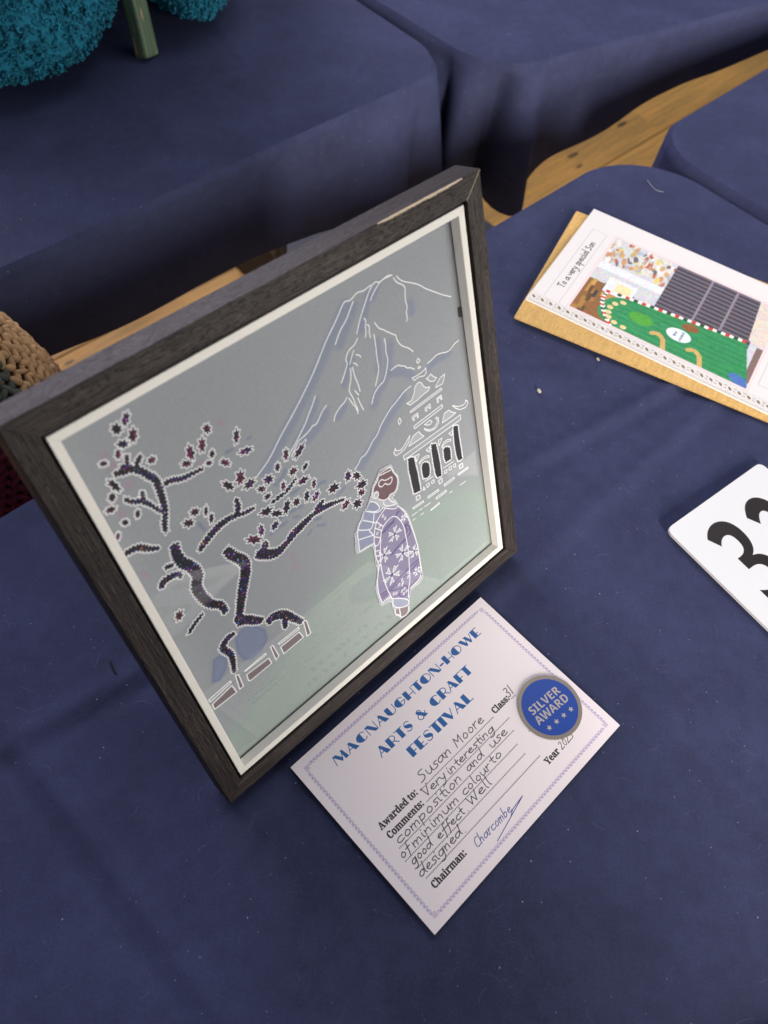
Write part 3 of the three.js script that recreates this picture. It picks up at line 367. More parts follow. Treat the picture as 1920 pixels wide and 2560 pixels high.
// ---------------------------------------------------------------- lettering
const HAND = {
  a: [0.95, [[.75,.85,.35,1,.05,.5,.2,.05,.6,.2,.75,.85],[.78,1,.72,.3,.95,.05]]], c: [0.78, [[.7,.85,.4,1,.08,.6,.15,.12,.45,0,.75,.15]]], d: [0.98, [[.75,.85,.35,1,.05,.5,.2,.05,.6,.2,.75,.85],[.95,2,.75,.4,.92,.05]]],
  e: [0.78, [[.1,.5,.65,.6,.6,.95,.3,.98,.08,.5,.3,.02,.75,.2]]], f: [0.66, [[.75,1.9,.5,2,.4,1.5,.35,0,.2,-.7],[.1,.9,.7,1]]], g: [0.95, [[.75,.85,.35,1,.05,.5,.2,.05,.6,.2,.75,.85],[.8,1,.72,-.3,.4,-.8,0,-.6]]],
  i: [0.36, [[.1,1,.12,.1,.3,.05],[.15,1.4,.17,1.5]]], l: [0.38, [[.15,2,.12,.3,.3,.02]]], m: [1.0, [[.05,1,.08,0],[.08,.6,.3,1,.42,.8,.42,0],[.42,.6,.65,1,.8,.8,.82,.05]]], n: [0.74, [[.05,1,.08,0],[.08,.6,.35,1,.52,.8,.55,.05]]],
  o: [0.8, [[.4,1,.08,.6,.2,.05,.55,.1,.7,.6,.4,1]]], p: [0.78, [[.1,1,.08,-.8],[.1,.8,.45,1,.65,.6,.45,.1,.1,.15]]], r: [0.56, [[.1,1,.12,0],[.12,.6,.3,.95,.55,.95]]], s: [0.62, [[.6,.95,.25,1,.2,.7,.5,.45,.5,.1,.1,.05]]],
  t: [0.56, [[.3,1.6,.25,.2,.5,.05],[.05,1,.55,1.05]]], u: [0.82, [[.08,1,.1,.2,.35,.02,.6,.3,.65,1],[.65,1,.66,.15,.8,.05]]], v: [0.68, [[.05,1,.3,0,.65,1]]], w: [1, [[.05,1,.25,0,.45,.8,.65,0,.9,1]]], y: [0.72, [[.05,1,.25,.2,.55,.3,.65,1],[.65,1,.5,-.3,.2,-.8,-.1,-.6]]],
  h: [0.75, [[.1,2,.08,0],[.1,.6,.35,1,.52,.8,.55,.05]]], b: [0.78, [[.1,2,.1,.1],[.1,.7,.45,1,.66,.55,.4,.02,.1,.15]]], S: [0.86, [[.7,1.6,.2,1.7,.15,1.15,.65,.8,.55,.1,0,0]]], M: [1.05, [[.05,0,.15,1.7],[.15,1.7,.45,.7],[.45,.7,.8,1.7],[.8,1.7,.85,0]]], V: [0.82, [[0,1.8,.35,0],[.35,0,.75,1.9]]],
  W: [1.1, [[0,1.6,.25,0],[.25,0,.5,1.2],[.5,1.2,.75,0],[.75,0,1,1.7]]], T: [0.9, [[.4,1.7,.4,0],[.0,1.65,.85,1.7]]], C: [0.9, [[.8,1.6,.3,1.8,.05,.9,.2,.05,.8,.2]]], 1: [0.5, [[.3,1.6,.25,0]]], 2: [0.75, [[.1,1.3,.4,1.7,.6,1.2,.05,0],[.05,0,.7,.1]]], 3: [0.75, [[.1,1.5,.5,1.7,.58,1.1,.25,.85],[.25,.85,.65,.7,.5,-.05,.02,.1]]], 0: [0.75, [[.4,1.6,.08,.9,.2,.05,.55,.1,.66,.9,.4,1.6]]], 5: [0.7, [[.6,1.6,.2,1.6,.15,.9],[.15,.9,.6,.9,.55,.1,.05,.1]]], '.': [0.3, [[.1,.05,.14,.0]]], ' ': [0.45, []],
};
function hand(x, text, x0, x1, yb, xh, lw, slant = 0.18, wob = 0.06) {   // single-stroke writing between x0 and x1
  let tot = 0; for (const ch of text) tot += (HAND[ch] ?? HAND.n)[0]; const sx = (x1 - x0) / tot; let cx = x0; x.lineWidth = lw; x.lineJoin = x.lineCap = 'round';
  for (const ch of text) { const [w, st] = HAND[ch] ?? HAND.n, dy = rr(-wob, wob) * xh, ks = 1 + rr(-wob, wob); for (const s of st) { const q = []; for (let i = 0; i < s.length; i += 2) q.push(cx + s[i] * sx + slant * s[i + 1] * xh, yb - s[i + 1] * xh * ks + dy); if (q.length === 4) { poly(x, q); } else curve(x, q); x.stroke(); } cx += w * sx; }
}
// heavy left / hairline right display capitals; unit height 1, y down from cap line
const T_ = 0.40, H_ = 0.085;
const DECO = {
  M: [1.22, (b) => { b.line(0.02, 1, 0.16, 0); b.p(0.1, 0, 0.42, 0, 0.74, 0.66, 0.6, 1); b.line(0.62, 0.94, 0.98, 0.02); b.p(0.86, 0, 1.04, 0, 1.2, 1, 0.88, 1); }], A: [1.02, (b) => { b.line(0.03, 1, 0.46, 0.03); b.p(0.34, 0, 0.56, 0, 1.0, 1, 0.58, 1); b.line(0.2, 0.66, 0.7, 0.66); }],
  C: [0.95, (b) => { b.half(0.48, 0.5, 0.48); b.arc(0.48, 0.5, 0.46, -1.57, -0.6); b.arc(0.48, 0.5, 0.46, 0.6, 1.57); }], N: [1.0, (b) => { b.line(0.08, 1, 0.08, 0); b.p(0.04, 0, 0.4, 0, 0.94, 1, 0.62, 1); b.line(0.92, 0.95, 0.92, 0); }],
  U: [0.9, (b) => { b.p(0, 0, T_, 0, T_, 0.96, 0.2, 0.9, 0.05, 0.75, 0, 0.6); b.uarc(); }], G: [1.0, (b) => { b.half(0.48, 0.5, 0.48); b.arc(0.48, 0.5, 0.46, -1.57, -0.6); b.arc(0.48, 0.5, 0.46, 0.2, 1.57); b.line(0.55, 0.58, 0.96, 0.58); }],
  H: [0.92, (b) => { b.p(0, 0, T_, 0, T_, 1, 0, 1); b.line(T_, 0.62, 0.86, 0.62); b.line(0.86, 0, 0.86, 1); }], T: [0.82, (b) => { b.line(0, 0.04, 0.82, 0.04); b.p(0.24, 0, 0.24 + T_, 0, 0.24 + T_, 1, 0.24, 1); }], O: [1.0, (b) => { b.half(0.5, 0.5, 0.5); b.arc(0.5, 0.5, 0.46, -1.57, 1.57); }],
  '-': [0.5, (b) => b.p(0.04, 0.48, 0.44, 0.48, 0.44, 0.66, 0.04, 0.66)], W: [1.35, (b) => { b.p(0, 0, 0.34, 0, 0.62, 0.82, 0.5, 1, 0.4, 1); b.line(0.5, 0.95, 0.78, 0.05); b.p(0.6, 0, 0.86, 0, 1.1, 0.82, 0.98, 1, 0.9, 1); b.line(1.0, 0.95, 1.3, 0.02); }], E: [0.75, (b) => { b.p(0, 0, T_, 0, T_, 1, 0, 1); b.line(T_, 0.04, 0.72, 0.04); b.line(T_, 0.62, 0.62, 0.62); b.line(T_, 0.96, 0.74, 0.96); }],
  R: [0.88, (b) => { b.p(0, 0, T_, 0, T_, 1, 0, 1); b.arc(T_ + 0.1, 0.32, 0.28, -1.57, 1.57); b.line(T_, 0.04, T_ + 0.1, 0.04); b.line(T_, 0.6, T_ + 0.1, 0.6); b.line(T_ + 0.12, 0.6, 0.86, 1); }], S: [0.74, (b) => { b.arc(0.4, 0.28, 0.25, 3.1, 6.0); b.p(0.12, 0.2, 0.5, 0.36, 0.66, 0.5, 0.7, 0.72, 0.6, 0.85, 0.2, 0.62, 0.08, 0.42); b.arc(0.34, 0.72, 0.26, 0.0, 2.9); }],
  F: [0.72, (b) => { b.p(0, 0, T_, 0, T_, 1, 0, 1); b.line(T_, 0.04, 0.72, 0.04); b.line(T_, 0.62, 0.64, 0.62); }], I: [0.38, (b) => b.p(0, 0, T_, 0, T_, 1, 0, 1)], V: [0.98, (b) => { b.p(0, 0, 0.4, 0, 0.68, 0.8, 0.56, 1, 0.48, 1); b.line(0.55, 0.97, 0.94, 0.02); }], L: [0.76, (b) => { b.p(0, 0, T_, 0, T_, 1, 0, 1); b.line(T_, 0.96, 0.74, 0.96); }],
  '&': [1.05, (b) => { b.arc(0.42, 0.24, 0.2, 2.2, 7.0); b.p(0.14, 0.12, 0.42, 0.1, 0.98, 0.92, 0.62, 0.98); b.arc(0.36, 0.72, 0.27, 1.0, 4.6); b.line(0.4, 0.98, 0.96, 0.5); }], ' ': [0.5, () => {}],
};
function deco(x, text, x0, x1, y0, y1, col) {
  let tot = -0.05; for (const ch of text) tot += DECO[ch][0] + 0.05; const sx = (x1 - x0) / tot, sy = y1 - y0; let cx = x0; x.fillStyle = x.strokeStyle = col; x.lineCap = 'butt';
  for (const ch of text) {
    const ox = cx, X = (u) => ox + u * sx, Y = (v) => y0 + v * sy; x.lineWidth = H_ * sy;
    DECO[ch][1]({ p: (...a) => { x.beginPath(); for (let i = 0; i < a.length; i += 2) x[i ? 'lineTo' : 'moveTo'](X(a[i]), Y(a[i + 1])); x.closePath(); x.fill(); }, line: (a, b, c, d) => { x.beginPath(); x.moveTo(X(a), Y(b)); x.lineTo(X(c), Y(d)); x.stroke(); }, arc: (a, b, r, s, e) => { x.beginPath(); x.ellipse(X(a), Y(b), r * sx, r * sy, 0, s, e); x.stroke(); }, half: (a, b, r) => { x.beginPath(); x.ellipse(X(a - 0.02), Y(b), r * sx, r * sy, 0, 1.45, 4.83); x.closePath(); x.fill(); }, uarc: () => { x.beginPath(); x.moveTo(X(0.2), Y(0.9)); x.quadraticCurveTo(X(0.4), Y(1.02), X(0.62), Y(0.92)); x.quadraticCurveTo(X(0.82), Y(0.82), X(0.82), Y(0.55)); x.lineTo(X(0.82), Y(0)); x.stroke(); } });
    cx += (DECO[ch][0] + 0.05) * sx;
  }
}
function heavy(x, text, x0, x1, yb, size) { x.save(); x.font = `bold ${size}px serif`; x.lineWidth = size * 0.055; x.fillStyle = x.strokeStyle = '#17161a'; x.translate(x0, yb); const w = x.measureText(text).width; x.scale((x1 - x0) / w, 1); x.fillText(text, 0, 0); x.strokeText(text, 0, 0); x.restore(); }

// ---------------------------------------------------------------- certificate
{
  const K = 13.5, [c, x] = canvas(Math.round(148 * K), Math.round(105 * K)); x.scale(K, K);
  x.fillStyle = '#efe6ea'; x.fillRect(0, 0, 148, 105);
  x.strokeStyle = '#bfb0cf'; x.lineWidth = 0.42; x.lineJoin = 'round';
  const key = (x0, y0, dx, dy, n, px, py) => { x.beginPath(); for (let i = 0; i < n; i++) { const bx = x0 + dx * i, by = y0 + dy * i, w = 1.7; const pt = (u, v) => [bx + dx * u + px * v * w, by + dy * u + py * v * w]; x[i ? 'lineTo' : 'moveTo'](...pt(0, 0)); x.lineTo(...pt(0, 0.85)); x.lineTo(...pt(0.42, 0.85)); x.lineTo(...pt(0.42, 0.15)); x.lineTo(...pt(0.62, 0.15)); x.lineTo(...pt(0.62, 0.6)); x.lineTo(...pt(0.82, 0.6)); x.lineTo(...pt(0.82, 0)); } x.stroke(); };
  key(8, 4.4, 2.2, 0, 60, 0, 1); key(8, 100.4, 2.2, 0, 60, 0, -1); key(4.4, 8, 0, 2.2, 41, 1, 0); key(143.6, 8, 0, 2.2, 41, -1, 0);
  for (const [a, b] of [[5, 5], [141, 5], [5, 98], [141, 98]]) { x.strokeRect(a, b, 2.1, 2.1); x.strokeRect(a + 0.7, b + 0.7, 0.8, 0.8); }
  const blue = '#155a9f';
  deco(x, 'MACNAUGHTON-HOWE', 18.3, 131, 10.9, 16, blue); deco(x, 'ARTS & CRAFT', 38.3, 110, 23.1, 28.6, blue); deco(x, 'FESTIVAL', 50.9, 99, 33.9, 39.6, blue);
  heavy(x, 'Awarded to:', 13.6, 40, 53.9, 4.9); heavy(x, 'Comments:', 13.8, 38.6, 59.9, 4.9); heavy(x, 'Chairman:', 14, 37.5, 91, 4.9); heavy(x, 'Class:', 101, 114, 53.1, 4.9); heavy(x, 'Year', 101.8, 112, 91.1, 4.9);
  x.fillStyle = '#2a282e';
  for (const [a, b, y] of [[42, 99.5, 54], [114.8, 118, 54], [40.5, 105.8, 60.2], [14.6, 102.5, 66.5], [12.4, 98.2, 72.8], [14.7, 98, 79], [14.6, 102.3, 85.2], [108, 112, 72.6]]) for (let q = a; q < b; q += 0.98) { x.beginPath(); x.arc(q, y, 0.31, 0, 7); x.fill(); }
  x.strokeStyle = '#2f2e34';
  hand(x, 'Susan', 45, 68.5, 51.8, 3.05, 0.5); hand(x, 'Moore', 72, 94, 52, 2.93, 0.5); hand(x, 'Very', 41.5, 57, 58.6, 2.56, 0.5); hand(x, 'interesting', 58.6, 95, 59.2, 2.44, 0.5);
  hand(x, 'composition', 15, 62.5, 65.2, 2.81, 0.5); hand(x, 'and', 67, 80, 65, 2.68, 0.5); hand(x, 'use', 85.5, 98.8, 65.2, 2.68, 0.5); hand(x, 'of', 11.8, 18.5, 71.2, 2.44, 0.5); hand(x, 'minimum', 20, 53.5, 71.6, 2.68, 0.5); hand(x, 'colour', 56.5, 78, 71.6, 2.56, 0.5); hand(x, 'to', 79, 88, 71.2, 2.56, 0.5);
  hand(x, 'good', 13.8, 28, 77, 2.44, 0.5); hand(x, 'effect', 31.5, 51, 77.6, 2.32, 0.5); hand(x, '.', 52.5, 53.5, 78, 2, 0.4); hand(x, 'Well', 55.5, 72.5, 77.4, 2.68, 0.5); hand(x, 'designed', 12.5, 43, 83.6, 2.68, 0.5); hand(x, '.', 44, 45, 84, 2, 0.4);
  hand(x, '31', 113.6, 118.5, 52.6, 3.29, 0.5); hand(x, '2025', 113.4, 124, 91.6, 2.6, 0.38);
  x.strokeStyle = '#35418f'; hand(x, 'Charcombe', 43, 70, 93.4, 2.6, 0.42, 0.3); poly(x, [79.4, 92.4, 70.5, 93.2, 67.5, 94.8]); x.lineWidth = 0.42; x.stroke(); poly(x, [79.4, 92.4, 53.2, 98]); x.stroke();
  const g = group('award_certificate', 'pale lilac printed award certificate with handwriting, flat before the frame', 'certificate');
  layFlat(g, [-0.0249, -0.099], [0.0908, -0.1168], 0.0004);
  // the card is very slightly bowed
  const w = 0.148, h = 0.105, lift = (u, v) => 0.0016 * smooth(0.55, 1, u) * smooth(0.3, 1, v) + 0.0008 * smooth(0.6, 1, 1 - u) * smooth(0.5, 1, v);
  const top = grid(30, 22, (i, j) => V(w * i / 30, -h * j / 22, 0.0004 + lift(i / 30, j / 22)), (i, j) => [i / 30, 1 - j / 22]);
  const P = []; for (let i = 0; i <= 30; i++) P.push([i / 30, 0]); for (let j = 1; j <= 22; j++) P.push([1, j / 22]); for (let i = 29; i >= 0; i--) P.push([i / 30, 1]); for (let j = 21; j >= 0; j--) P.push([0, j / 22]);
  const side = grid(P.length - 1, 1, (i, j) => V(w * P[i][0], -h * P[i][1], lift(...P[i]) + 0.0004 * (1 - j))), under = grid(30, 22, (i, j) => V(w * i / 30, -h * j / 22, lift(i / 30, j / 22)));
  const edgeMat = new THREE.MeshStandardMaterial({ color: 0xe9e6ea, roughness: 0.7, side: THREE.DoubleSide });
  mesh('printed_face', top, new THREE.MeshPhysicalMaterial({ map: ctex(c), roughness: 0.5, side: THREE.DoubleSide }), g); mesh('card_edge', mergeGeometries([side, under]), edgeMat, g);
  // foil sticker
  const SR = 18.2, k = 26, [sc, s] = canvas(1000, 1000), [mc, q] = canvas(1000, 1000); q.fillStyle = '#00c0c0'; q.fillRect(0, 0, 1000, 1000); s.translate(500, 500); q.translate(500, 500); s.rotate(0.09); q.rotate(0.09); s.scale(k, k); q.scale(k, k);
  const silver = '#8a8178'; s.fillStyle = silver; s.fillRect(-30, -30, 60, 60);
  for (const [z, col] of [[s, '#0b3f9a'], [q, '#005a10']]) { z.fillStyle = col; z.beginPath(); z.arc(0, 0, 16, 0, 7); z.fill(); }
  const word = (t, y, wd, size) => { for (const [z, col] of [[s, '#b5aaa2'], [q, '#0058c0']]) { z.save(); z.font = `bold ${size}px sans-serif`; const m = z.measureText(t).width; z.translate(-wd / 2, y); z.scale(wd / m, 1); z.fillStyle = col; z.fillText(t, 0, 0); z.restore(); } };
  word('SILVER', -2.2, 22.6, 6.4); word('AWARD', 4.0, 24.6, 6.6);
  for (let i = 0; i < 4; i++) for (const [z, col] of [[s, '#b5aaa2'], [q, '#0058c0']]) { z.fillStyle = col; z.beginPath(); for (let p = 0; p < 10; p++) { const a = p * Math.PI / 5 - Math.PI / 2, r = p % 2 ? 0.75 : 1.75; z.lineTo(-8.6 + 5.7 * i + r * Math.cos(a), 8.2 + r * Math.sin(a)); } z.closePath(); z.fill(); }
  const sh = new THREE.Shape(); for (let i = 0; i < 240; i++) { const a = i / 240 * 6.28319, r = SR / 1000 * (1 + 0.0045 * Math.cos(a * 60)); sh[i ? 'lineTo' : 'moveTo'](r * Math.cos(a), r * Math.sin(a)); }
  const sg = new THREE.ExtrudeGeometry(sh, { depth: 0.00025, bevelEnabled: false }), sp = sg.attributes.position, su = sg.attributes.uv; for (let i = 0; i < sp.count; i++) su.setXY(i, 0.5 + sp.getX(i) * 1000 * k / 1000, 0.5 + sp.getY(i) * 1000 * k / 1000);
  const mt = ctex(mc, false);
  const st = mesh('award_sticker', sg, [new THREE.MeshStandardMaterial({ map: ctex(sc), metalnessMap: mt, metalness: 0.55, roughness: 0.38 }), new THREE.MeshStandardMaterial({ color: 0x9a9088, metalness: 0.6, roughness: 0.4 })], g);
  st.position.set(0.1268, -0.0716, 0.0006 + lift(0.857, 0.68) + 0.0001); st.rotation.set(-0.012, -0.018, 0); st.userData.label = 'round blue and silver foil award sticker';
}

// ---------------------------------------------------------------- greeting card on its envelope
{
  const kraft = dtex(512, 512, (x, y) => { const n = noise(x / 3, y / 3, 170, 170), f = noise(x / 24, y / 2.5), s = noise(x / 90, y / 90); const v = 0.86 + 0.10 * n + 0.08 * (f - 0.5) + 0.10 * (s - 0.5) + 0.05 * hash2(x, y); return [214 * v, 174 * v, 104 * v]; }, true);
  const u = [0.3886, -0.9214];
  const e = mesh('envelope', sheetGeometry(0.153, 0.225, 0.0011, 0.001), new THREE.MeshStandardMaterial({ map: kraft, roughness: 0.85 }), scene); layFlat(e, [0.0727, -0.4594], [0.0523, -0.1475], 0.0003); e.rotateZ(0.026); tag(e, 'brown kraft paper envelope lying beneath the greeting card', 'envelope');
  const Wc = 140.5, Hc = 206, K = 8, [c, x] = canvas(Math.round(Wc * K), Math.round(Hc * K)); x.scale(K, K);
  x.fillStyle = '#dfdddb'; x.fillRect(0, 0, Wc, Hc);
  x.strokeStyle = '#a9a8ae'; x.lineWidth = 0.35; poly(x, [12.3, 10.3, 114.2, 10.3, 114.2, 23.3, 12.3, 23.3]); x.stroke(); x.strokeRect(24, 184, 90, 14);
  x.strokeStyle = '#37363c'; hand(x, 'To a very special Son', 30, 98, 19.4, 3.3, 0.85, 0.02, 0.03);
  x.strokeStyle = '#e3bfc6'; x.lineWidth = 0.5; x.strokeRect(12.4, 30, 105.8, 149); x.strokeRect(14, 31.6, 102.6, 145.8);
  // the photograph: shelves, stairs and a green painted board with striped edging
  x.save(); x.beginPath(); x.rect(14.3, 31.9, 102, 145.2); x.clip();
  x.fillStyle = '#c9ccd0'; x.fillRect(14, 31, 103, 147);
  x.fillStyle = '#8b5f34'; x.fillRect(14, 31, 42, 40); for (let i = 0; i < 26; i++) { x.fillStyle = ['#a97b3f', '#5e4428', '#c79a52', '#3d3a38', '#b98a4a'][i % 5]; x.fillRect(rr(14, 52), rr(32, 66), rr(4, 16), rr(1.5, 5)); }
  for (let i = 0; i < 190; i++) { x.fillStyle = ['#e3ddd3', '#c9a872', '#b0604c', '#d8c678', '#ece9e2', '#a9b4bf', '#c3946c', '#6b6970', '#d8d4cc'][Math.floor(rnd() * 9)]; x.beginPath(); x.ellipse(rr(84, 116), rr(31, 118), rr(1.5, 5), rr(0.8, 2.4), rr(-0.4, 0.4), 0, 7); x.fill(); }
  x.fillStyle = '#dfe3e6'; x.fillRect(72, 31, 9, 90); x.fillStyle = '#dde4e6'; x.fillRect(47, 46, 20, 24); x.fillStyle = '#e9d9a8'; x.fillRect(50, 54, 13, 13);
  x.fillStyle = '#6b6470'; x.fillRect(56, 88, 60, 78); for (let i = 0; i < 12; i++) { x.fillStyle = '#37343c'; x.fillRect(56 + i * 5, 88, 2.1, 78); } x.fillStyle = '#8e8792'; x.fillRect(56, 118, 60, 2); x.fillRect(56, 140, 60, 2);
  x.fillStyle = '#d8cec2'; x.beginPath(); x.moveTo(62, 178); x.lineTo(66, 164); x.lineTo(117, 160); x.lineTo(117, 178); x.fill(); x.fillStyle = '#7e6a62'; x.fillRect(20, 172, 42, 6);
  const board = new Path2D(); board.moveTo(14, 178); board.lineTo(14, 70); board.quadraticCurveTo(15, 50, 32, 51); board.quadraticCurveTo(50, 53, 52, 78); board.lineTo(62, 164); board.lineTo(20, 176); board.lineTo(14, 178); x.fillStyle = '#2f8f56'; x.fill(board); x.save(); x.clip(board); for (let i = 0; i < 9; i++) { x.strokeStyle = 'rgba(20,92,52,0.75)'; x.lineWidth = 0.7; x.beginPath(); x.moveTo(16 + i * 5.4, 56); x.lineTo(18 + i * 5.6, 178); x.stroke(); } for (let i = 0; i < 60; i++) { x.strokeStyle = rnd() > 0.5 ? 'rgba(70,180,120,0.25)' : 'rgba(25,110,60,0.25)'; x.lineWidth = rr(0.6, 2.4); const a = rr(14, 60), b = rr(55, 170); x.beginPath(); x.moveTo(a, b); x.lineTo(a + rr(-1, 1), b + rr(4, 16)); x.stroke(); } x.fillStyle = '#4a72b0'; x.beginPath(); x.ellipse(19, 170, 5, 9, 0.3, 0, 7); x.fill(); x.restore();
  const edge = []; for (let t = 0; t <= 1; t += 0.02) edge.push(t < 0.35 ? [14 + 36 * (t / 0.35), 66 - 16 * Math.sin(Math.PI * Math.min(1, t / 0.35) * 0.62)] : [50 + 13 * ((t - 0.35) / 0.65), 55 + 110 * ((t - 0.35) / 0.65)]);
  edge.forEach(([a, b], i) => { x.fillStyle = ['#f4f1ec', '#d0372c', '#f4f1ec', '#274a35'][i % 4]; x.fillRect(a - 1.6, b - 1.6, 3.3, 3.3); });
  x.fillStyle = '#e6cf94'; for (const [a, b] of [[22, 62], [27, 60], [33, 59], [39, 61], [44, 66], [19, 68], [18, 76]]) { x.beginPath(); x.ellipse(a, b, 2.2, 2.6, 0, 0, 7); x.fill(); }
  x.fillStyle = '#4f9f38'; x.beginPath(); x.ellipse(35.5, 84.5, 6.5, 10, 0, 0, 7); x.fill();
  x.strokeStyle = '#c9a765'; x.lineWidth = 4; for (const b of [101, 131]) { x.beginPath(); x.moveTo(15, b + 9); x.lineTo(24, b + 6); x.quadraticCurveTo(31, b + 1, 26, b - 4); x.stroke(); }
  x.fillStyle = '#8a5a35'; x.beginPath(); x.ellipse(50, 121, 4.5, 7, -0.2, 0, 7); x.fill();
  x.fillStyle = '#e3eef8'; x.beginPath(); x.ellipse(36.8, 115.6, 7, 10, 0, 0, 7); x.fill(); x.fillStyle = '#3a4656'; x.font = 'bold 3px sans-serif'; x.textAlign = 'center'; x.fillText('BAH', 36.8, 113.5); x.font = 'bold 2.6px sans-serif'; x.fillText('HUMBUG', 36.8, 119.5);
  x.restore(); x.textAlign = 'left';
  { const [sc, s] = canvas(306, 436); s.drawImage(c, 14.3 * K, 31.9 * K, 102 * K, 145.2 * K, 0, 0, 306, 436); const im = s.getImageData(0, 0, 306, 436), d = im.data; for (let i = 0; i < d.length; i++) if (i % 4 < 3) d[i] = d[i] * (0.93 + 0.14 * noise(((i >> 2) % 306) / 5, (i >> 2) / 306 / 5 + (i % 4) * 40)) + (rnd() - 0.5) * 14; s.putImageData(im, 0, 0); x.drawImage(sc, 14.3, 31.9, 102, 145.2); }
  const g = group('greeting_card', 'white handmade greeting card with a photo of a green board, on the envelope', 'greeting card');
  layFlat(g, [0.0805, -0.4807], u, 0.0016);
  mesh('card', sheetGeometry(0.1405, 0.206, 0.0012, 0.0004), [new THREE.MeshPhysicalMaterial({ map: ctex(c), roughness: 0.4 }), new THREE.MeshStandardMaterial({ color: 0xf2f0ec })], g);
  mesh('card_back', sheetGeometry(0.1405, 0.206, 0.0006, 0.0004), new THREE.MeshStandardMaterial({ color: 0xefedea }), g).position.z = -0.0009;
  // raised ribbon of pleated lace with leaf motifs
  const [lc, lx] = canvas(128, 2048); lx.scale(12.8, 2048 / 206); lx.fillStyle = '#e9e7e3'; lx.fillRect(0, 0, 10, 206); for (let i = 0; i < 206 / 1.25; i++) { lx.fillStyle = '#d9d6d2'; lx.fillRect(0, i * 1.25, 10, 0.3); }
  for (let i = 0; i < 28; i++) { const y = 4 + i * 7.4; lx.fillStyle = '#6d5730'; lx.beginPath(); lx.ellipse(5.4, y, 1.9, 1.0, -0.75, 0, 7); lx.fill(); lx.fillStyle = '#a8894c'; lx.beginPath(); lx.ellipse(5.7, y - 0.2, 1.1, 0.4, -0.75, 0, 7); lx.fill(); lx.fillStyle = '#6c6658'; for (const [a, b] of [[3.6, 3.2], [6.6, 3.2], [3.6, 4.4], [6.6, 4.4]]) lx.fillRect(a, y + b - 0.2, 1.0, 0.55); }
  const lace = mesh('lace_ribbon', grid(10, 660, (i, j) => V(0.0012 + 0.0096 * i / 10, -0.206 * j / 660, 0.0013 + 0.00035 + 0.00022 * Math.cos(j / 660 * 206 / 1.25 * 6.2832)), (i, j) => [i / 10, 1 - j / 660]), new THREE.MeshStandardMaterial({ map: ctex(lc), roughness: 0.7, side: THREE.DoubleSide }), g); lace.userData.label = 'white pleated ribbon with brown leaf motifs';
}

// ---------------------------------------------------------------- number cards
function numberCard(text, P, u, label) {
  const W = 99, H = 96, K = 9, [c, x] = canvas(W * K, H * K); x.scale(K, K); x.fillStyle = '#d5d8da'; x.fillRect(0, 0, W, H); x.fillStyle = '#1d1718';
  [...text].forEach((ch, i) => { x.save(); x.font = 'bold 80px sans-serif'; const m = x.measureText(ch), b = [17 + 36.3 * i, 43.5 + 36.3 * i]; const l = -m.actualBoundingBoxLeft, r = m.actualBoundingBoxRight, t = -m.actualBoundingBoxAscent, d = m.actualBoundingBoxDescent; x.translate(b[0], 15); x.scale((b[1] - b[0]) / (r - l), 64 / (d - t)); x.fillText(ch, -l, -t); x.restore(); });
  const o = mesh(numbered('number_card'), sheetGeometry(W / 1000, H / 1000, 0.0022, 0.0055), [new THREE.MeshPhysicalMaterial({ map: ctex(c), roughness: 0.35 }), new THREE.MeshStandardMaterial({ color: 0xe8e6e2, roughness: 0.4 })], scene);
  layFlat(o, P, u, 0.0003); tag(o, label, 'number card', 'white class number cards'); return o;
}
numberCard('32', [0.18205, -0.28706], [0.7084, -0.7058], 'white plastic card with bold black 32 on the navy cloth');
numberCard('31', [0.163, 0.016], [0.88, -0.475], 'white plastic number card lying between the certificate and the person');

// ---------------------------------------------------------------- green stool and teal throw on the back table
{
  const g = group('wooden_stool', 'small worn green painted wooden stool beside the teal throw', 'stool');
  const paint = dtex(256, 512, (x, y) => { const w = noise(x / 14, y / 40) * 0.6 + noise(x / 5, y / 12) * 0.4, bare = smooth(0.70, 0.78, w), n = 0.85 + 0.3 * noise(x / 3, y / 25); return [(72 + 88 * bare) * n, (92 + 42 * bare) * n, (70 + 26 * bare) * n]; }, true);
  const m = new THREE.MeshStandardMaterial({ map: paint, roughness: 0.6 });
  const legGeo = (() => { const s = roundedShape(0.017, 0.012, 0.002); const q = new THREE.ExtrudeGeometry(s, { depth: 0.25, bevelEnabled: true, bevelThickness: 0.003, bevelSize: 0.0015, bevelSegments: 3 }); const uv = q.attributes.uv, p = q.attributes.position; for (let i = 0; i < uv.count; i++) uv.setXY(i, (p.getX(i) - p.getY(i)) * 14 + 0.3, p.getZ(i) * 2.2); return q.translate(-0.0085, 0.006, 0.003); })();
  g.position.set(-0.30, -0.001, -0.732);
  const spots = [[0, 0, 0.10, -0.14], [-0.20, 0.05, -0.08, -0.14], [0.02, -0.22, 0.10, 0.12], [-0.19, -0.19, -0.08, 0.12]];
  for (const [x, z, lx, lz] of spots) { const l = mesh('leg', legGeo, m, g); l.position.set(x, 0, z); l.lookAt(g.position.x + x - lx * 0.5, 0.249, g.position.z + z + lz * 0.45); l.rotateZ(0.6); }
  mesh('seat', new THREE.CylinderGeometry(0.15, 0.145, 0.022, 40), m, g).position.set(-0.095, 0.262, -0.095);
}
const bumpy = (x, y, z, f) => noise(x * f + 11, y * f + z * f * 0.73 + 5) + noise(y * f - 3, z * f + x * f * 0.61 + 9) - 1;
